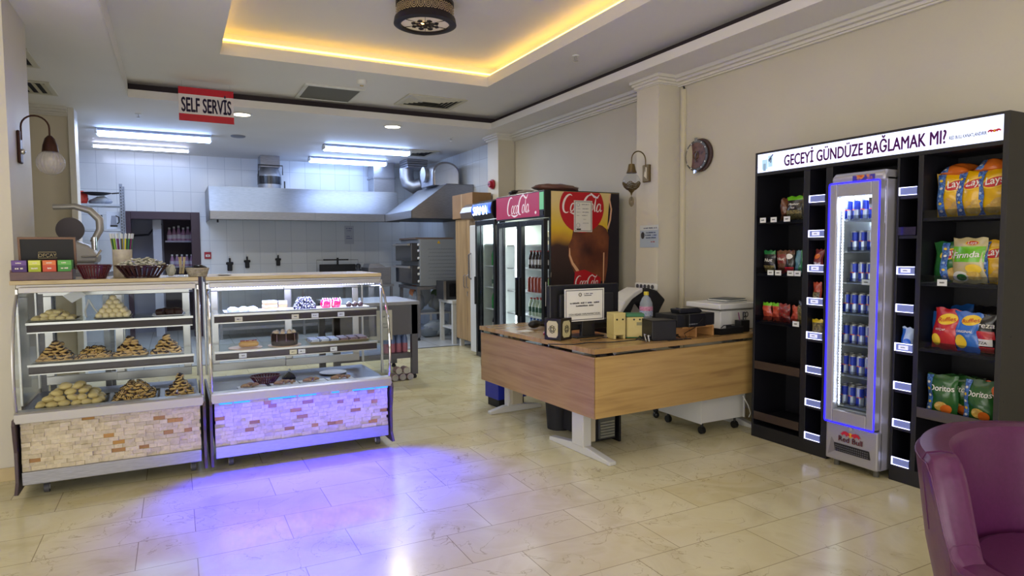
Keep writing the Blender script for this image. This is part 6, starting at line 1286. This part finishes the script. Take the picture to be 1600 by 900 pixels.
for k,(lx,b_,tp,l,dc) in enumerate(((-.775,darkf,gr2,'green and black nut packet at the left of the second left-hand shelf',[('text','Nut',0,.09,.035,lwhite,.07),('rect',-.05,.05,.01,.06,nutp)]),(-.675,foil('maroon',['6A2428','8A3C34'],20),brn,'maroon nut packet on the second left-hand shelf',[('text','Nut',0,.10,.03,lwhite,.06),('disc',0,.05,.04,.03,brn)]),(-.595,darkf,brn,'dark nut packet with a picture on the second left-hand shelf',[('disc',0,.13,.03,.02,lwhite),('rect',-.04,.04,.01,.05,redf)]),(-.535,foil('slateblue',['4A7890','6A98AC'],20),None,'slate blue nut packet on the second left-hand shelf',[]),(-.475,gr2,None,'bright green nut packet leaning on the second left-hand shelf',[]))):
    nut(l,K(lx,.08+.02*(k%2),z),(.11,.10,.08,.06,.09)[k],.175,b_,tp,[d for d in dc],(0,3,0,-5,8)[k],(0,0,0,0,8)[k],50+k)
z=.922
rd2=foil('redpack',['8A2420','C05038','5A1814'],26)
for k,(lx,b_,tp,l) in enumerate(((-.79,rd2,limef,'green-topped red packet at the left of the third left-hand shelf'),(-.715,rd2,limef,'second green-topped red packet on the third left-hand shelf'),(-.63,foil('blackred',['2A1416','8A2420','4A4A48'],30),None,'black and red packet in the middle of the third left-hand shelf'),(-.555,rd2,None,'red packet leaning on the third left-hand shelf'),(-.475,nutp,blackf,'black and white nut packet at the right of the third left-hand shelf'))):
    nut(l,K(lx,.08+.015*(k%2),z),(.085,.085,.1,.08,.10)[k],(.14,.14,.14,.13,.17)[k],b_,tp,[],(0,0,4,0,-4)[k],(0,0,0,9,0)[k],60+k)
nut('maroon snack packet peeking out on the second narrow shelf at left',K(-.285,.10,NARL[1]),.05,.13,foil('maroon2',['5A2A24','A87050'],40),None,[],0,0,70)
nut('maroon snack packet with crisp picture on the third narrow shelf at left',K(-.325,.05,NARL[2]),.075,.16,foil('maroon',['6A2428','8A3C34'],20),None,[('disc',0,.11,.02,.018,org),('text','Nut',0,.05,.03,lwhite,.05),('disc',-.01,.03,.015,.012,org)],0,0,71)
nut('orange-red snack packet on the fourth narrow shelf at left',K(-.325,.05,NARL[3]),.07,.16,foil('salmon',['A03C28','C05838'],12),None,[('rect',-.028,.028,.02,.09,nutp)],0,0,72)
nut('yellow-topped nut packet on the fifth narrow shelf at left',K(-.32,.05,NARL[4]),.09,.14,nutp,foil('sun',['C8A818','E0C428'],8),[],0,0,73)
nut('pale blue and white snack packet on a narrow shelf at right',K(.315,.05,NARL[4]),.075,.15,wht,None,[('rect',-.035,-.012,.01,.14,blu),('disc',.01,.06,.02,.02,blu)],5,6,74)

# ---- slim energy drink fridge
t=thing('energy_drink_fridge','slim silver glass-door fridge of energy drink cans with a blue glowing outline','fridge',K(.05,-.09,0),-90)
sv=mat('fridge_silver','A9A7AE',.32,.35); w2=.185
def rr(x0,x1,z0,z1,r_,n=5):
    pts=[]
    for cx_,cz_,a0 in ((x1-r_,z1-r_,0),(x0+r_,z1-r_,90),(x0+r_,z0+r_,180),(x1-r_,z0+r_,270)):
        pts+=[(cx_+r_*cos(R(a0+90*i/n)),cz_+r_*sin(R(a0+90*i/n))) for i in range(n+1)]
    return pts
B(-w2,-w2+.015,.03,.44,.05,1.93,sv).build('side_panel',t,bevel=.004); B(w2-.015,w2,.03,.44,.05,1.93,sv).build('side_panel',t,bevel=.004)
MB().box(-w2+.015,w2-.015,.42,.44,.05,1.93,fsh).box(-w2+.015,w2-.015,.03,.42,.33,.40,fsh).box(-w2+.015,w2-.015,.03,.42,1.88,1.93,fsh).box(-w2+.015,-w2+.018,.05,.42,.40,1.88,fsh).box(w2-.018,w2-.015,.05,.42,.40,1.88,fsh).build('liner',t)
MB().prism([(-.0,1.90),(.0,1.95),(.03,1.975),(.44,1.975),(.44,1.90)],'x',-w2,w2,sv).build('top_cap',t,bevel=.015,smooth=True)
B(-.03,.12,-.004,.0,1.915,1.95,noisy('header_decal',['C03C28','E09030','3C3A90','4A4890'],ns=22,rough=.3)).build('header_decal',t)
MB().box(-w2,w2,.0,.05,.05,.305,sv).build('lower_panel',t,bevel=.01)
MB().prism([(-.11,.115),(-.12,.17),(.13,.17),(.14,.115)],'y',-.006,.002,black_m).build('grille_frame',t,bevel=.003); m=MB()
for i in range(16):
    for j in range(3): m.box(-.105+.0148*i,-.097+.0148*i,-.009,-.006,.122+.015*j,.130+.015*j,mat('grille_dot','6A6A72',.4,.4))
m.build('grille_mesh',t); MB().prism([(-.165,.08),(-.14,.20),(-.12,.17),(-.11,.115)],'y',-.003,.003,mat('silver_shade','8C8A92',.35,.4)).build('moulding',t)
m=MB(); bulls(m,T(.0,-.004,.243),.075); m.build('bull_emblem',t); MB().text('Red Bull',mat('rb_red','B01C30',.4),.05,T(0,-.005,.19),fit=.17,bold=.02).build('lettering',t)
MB().lathe([(.012,0),(.014,0)],chrome,cap=False).build('x',t) if False else None
m=MB(); m.M=T(0,-.006,.285)@RX(90); m.cyl((0,0,0),(0,0,-.003),.013,chrome,n=20); m.build('lock',t)
m=MB(); m.box(-.175,-.12,-.03,.03,.315,1.905,sv).box(.12,.175,-.03,.03,.315,1.905,sv).box(-.12,.12,-.03,.03,.315,.40,sv).box(-.12,.12,-.03,.03,1.82,1.905,sv); dr=m.build('door',t,bevel=.006)
MB().add([(-.12,-.01,.40),(.12,-.01,.40),(.12,-.01,1.82),(-.12,-.01,1.82)],[(0,1,2,3)],g_door).build('glass_pane',dr)
MB().tube([(x,-.033,z_) for x,z_ in rr(-.176,.176,.312,1.908,.012,3)],.0038,led_blue,n=6,closed=True).build('blue_light_outline',dr)
m=MB(); n_=70
for i in range(n_): z_=.44+1.36*i/(n_-1); m.box(-.108,-.100,.012,.016,z_,z_+.008,emis('fridge_led_dot','E8F0FF',16))
o=m.build('led_dots',dr); MB().box(-.110,-.098,.016,.022,.42,1.82,mat('led_profile_white','D8DEE6',.4)).build('led_profile',o)
B(.09,.115,-.012,-.0105,1.76,1.80,mat('sticker_grey','5A5A60',.5)).build('sticker',dr)
CZ=[.42+.208*k for k in range(7)]
for z_ in CZ: o=B(-.165,.165,.05,.40,z_-.008,z_,g_clear if False else fsh).build('shelf',t,bevel=.001); B(-.09,.12,.045,.049,z_-.008,z_+.03,gd_).build('shelf_lip',o)
for (x_,y_) in ((-.14,.06),(.14,.06),(-.14,.4),(.14,.4)): MB().cyl((x_,y_,0),(x_,y_,.05),.018,mat('foot_grey','5A5850',.5)).build('foot',t)
fl3=area('slim_fridge_light',K(.05,.10,1.86),(0,0,0),.15,.25,20,(.85,.92,1))
fl4=area('slim_fridge_side_light',K(-.07,-.04,1.1),(0,R(90),R(-90)),.0,.0,0.0,(1,1,1)); bpy.data.objects.remove(fl4)
ec=thing('energy_drink_can','can','can'); rb_b=mat('rb_blue','2038B0',.25,.3); rb_s=mat('rb_silver','B8C0D4',.2,.6)
m=MB(); CR,CH=.0265,.135
def canf(a,b): return (CR*cos(2*pi*a),CR*sin(2*pi*a),.008+b*(CH-.018))
m.grid(canf,16,7,rb_b,closed_u=True,mf=lambda a,b:(rb_b if ((int(a*4)%2)==(0 if b<.5 else 1)) else rb_s)); m.lathe([(.02,0),(CR,.008)],alu,n=16,cap=True); m.build('body',ec,smooth=True)
m=MB(); m.lathe([(CR,CH-.010),(.022,CH-.002),(.0225,CH),(.021,CH),(.0205,CH-.003),(0,CH-.003)],alu,n=16,cap=False); m.build('lid',ec)
m=MB()
for a in (0,180): m.M=RZ(a)@T(0,-CR-.0012,.066); bulls(m,I(),.017)
m.build('emblem',ec); P=Proto(ec)
ords=['lowest','second lowest','third lowest','middle','third highest','second highest','top']
cnt=[3,4,4,4,3,3,4]
for k,z_ in enumerate(CZ):
    for i in range(cnt[k]):
        lx=.05-.122+.0565*i + (.05 if cnt[k]==3 and k>3 else 0)
        for j in range(2):
            P.put(K(lx,-.09+.10+.062*j,z_+.001),-90+((i*37+k*13)%5)*8-10,'blue and silver energy drink can, slim fridge %s shelf, %s row'%(ords[k],'front' if j==0 else 'back'),'energy drink cans on the %s shelf, %s row'%(ords[k],'front' if j==0 else 'back'))
card_at('white price card on the lip of the third highest shelf in the slim fridge',K(.10,-.046,CZ[4]-.01),-90,.06,.035)

# ================================================================== PURPLE TUB CHAIR
t=thing('tub_armchair','purple leather tub armchair at the lower right','armchair',CHAIR_LOC,CHAIR_ROT)
def wall_pts(u):
    """u 0..1 around the U from left arm front over the back to right arm front; local front is -y"""
    a=R(-25+230*u); rx,ry=.40,.34
    return rx*cos(a), ry*sin(a)
NU=72
def hgt(u):
    d=abs(u-.5)*2            # 0 back centre .. 1 arm front
    lo,hi=.52,.82
    def ss(x): x=min(max(x,0),1); return x*x*(3-2*x)
    return hi-.02*d - (hi-lo)*ss((d-.50)/.16) - .03*max(0,d-.66)
def shell(u,v):
    # v 0: inner bottom -> up inner -> rim -> outer -> outer bottom
    x,y=wall_pts(u); h=hgt(u); L=math.hypot(x,y); nx,ny=x/L,y/L
    prof=[(-.045,.30,0),(-.05,.45,0),(-.052,.96,1),(-.040,.992,1),(.0,1.0,1),(.045,.992,1),(.060,.96,1),(.045,.6,0),(.01,.28,0),(-.03,.22,0)]
    q=v*9; i=min(int(q),8); fr=q-i; o_=prof[i][0]*(1-fr)+prof[i+1][0]*fr; hz=prof[i][1]*(1-fr)+prof[i+1][1]*fr
    flare=.06*(hz*h/.83)
    return (x+nx*(o_+flare), y+ny*(o_+flare), hz*h)
m=MB(); m.grid(shell,NU,28,leather)
b0=len(m.v)-NU*28
m.f.append(tuple(b0+j for j in range(28))); m.mi.append(0); m.f.append(tuple(b0+(NU-1)*28+j for j in range(27,-1,-1))); m.mi.append(0)
m.build('shell',t,smooth=True)
m=MB(); 
for v in (6.0/9,): 
    m.tube([tuple(Vector(shell(i/60,v))+Vector((0,0,.002))) for i in range(61)],.0028,leather,n=5)
for uu in (.19,.27,.73,.81):
    m.tube([tuple(Vector(shell(uu,(2.2+4.6*j/10)/9))+Vector((0,0,.0015))) for j in range(11)],.0025,leather,n=5)
m.build('piping',t,smooth=True)
m=MB(); m.prism([(.30*cos(2*pi*i/32),.02+.29*sin(2*pi*i/32) if sin(2*pi*i/32)>0 else .02+.34*sin(2*pi*i/32)) for i in range(32)],'z',.28,.44,leather); m.build('seat_cushion',t,bevel=.03,smooth=True)
for (x,y) in ((-.22,-.2),(.22,-.2),(-.22,.22),(.22,.22)): MB().cyl((x,y,0),(x,y,.24),.014,mat('dark_leg','1E1614',.4),r2=.022).build('leg',t)
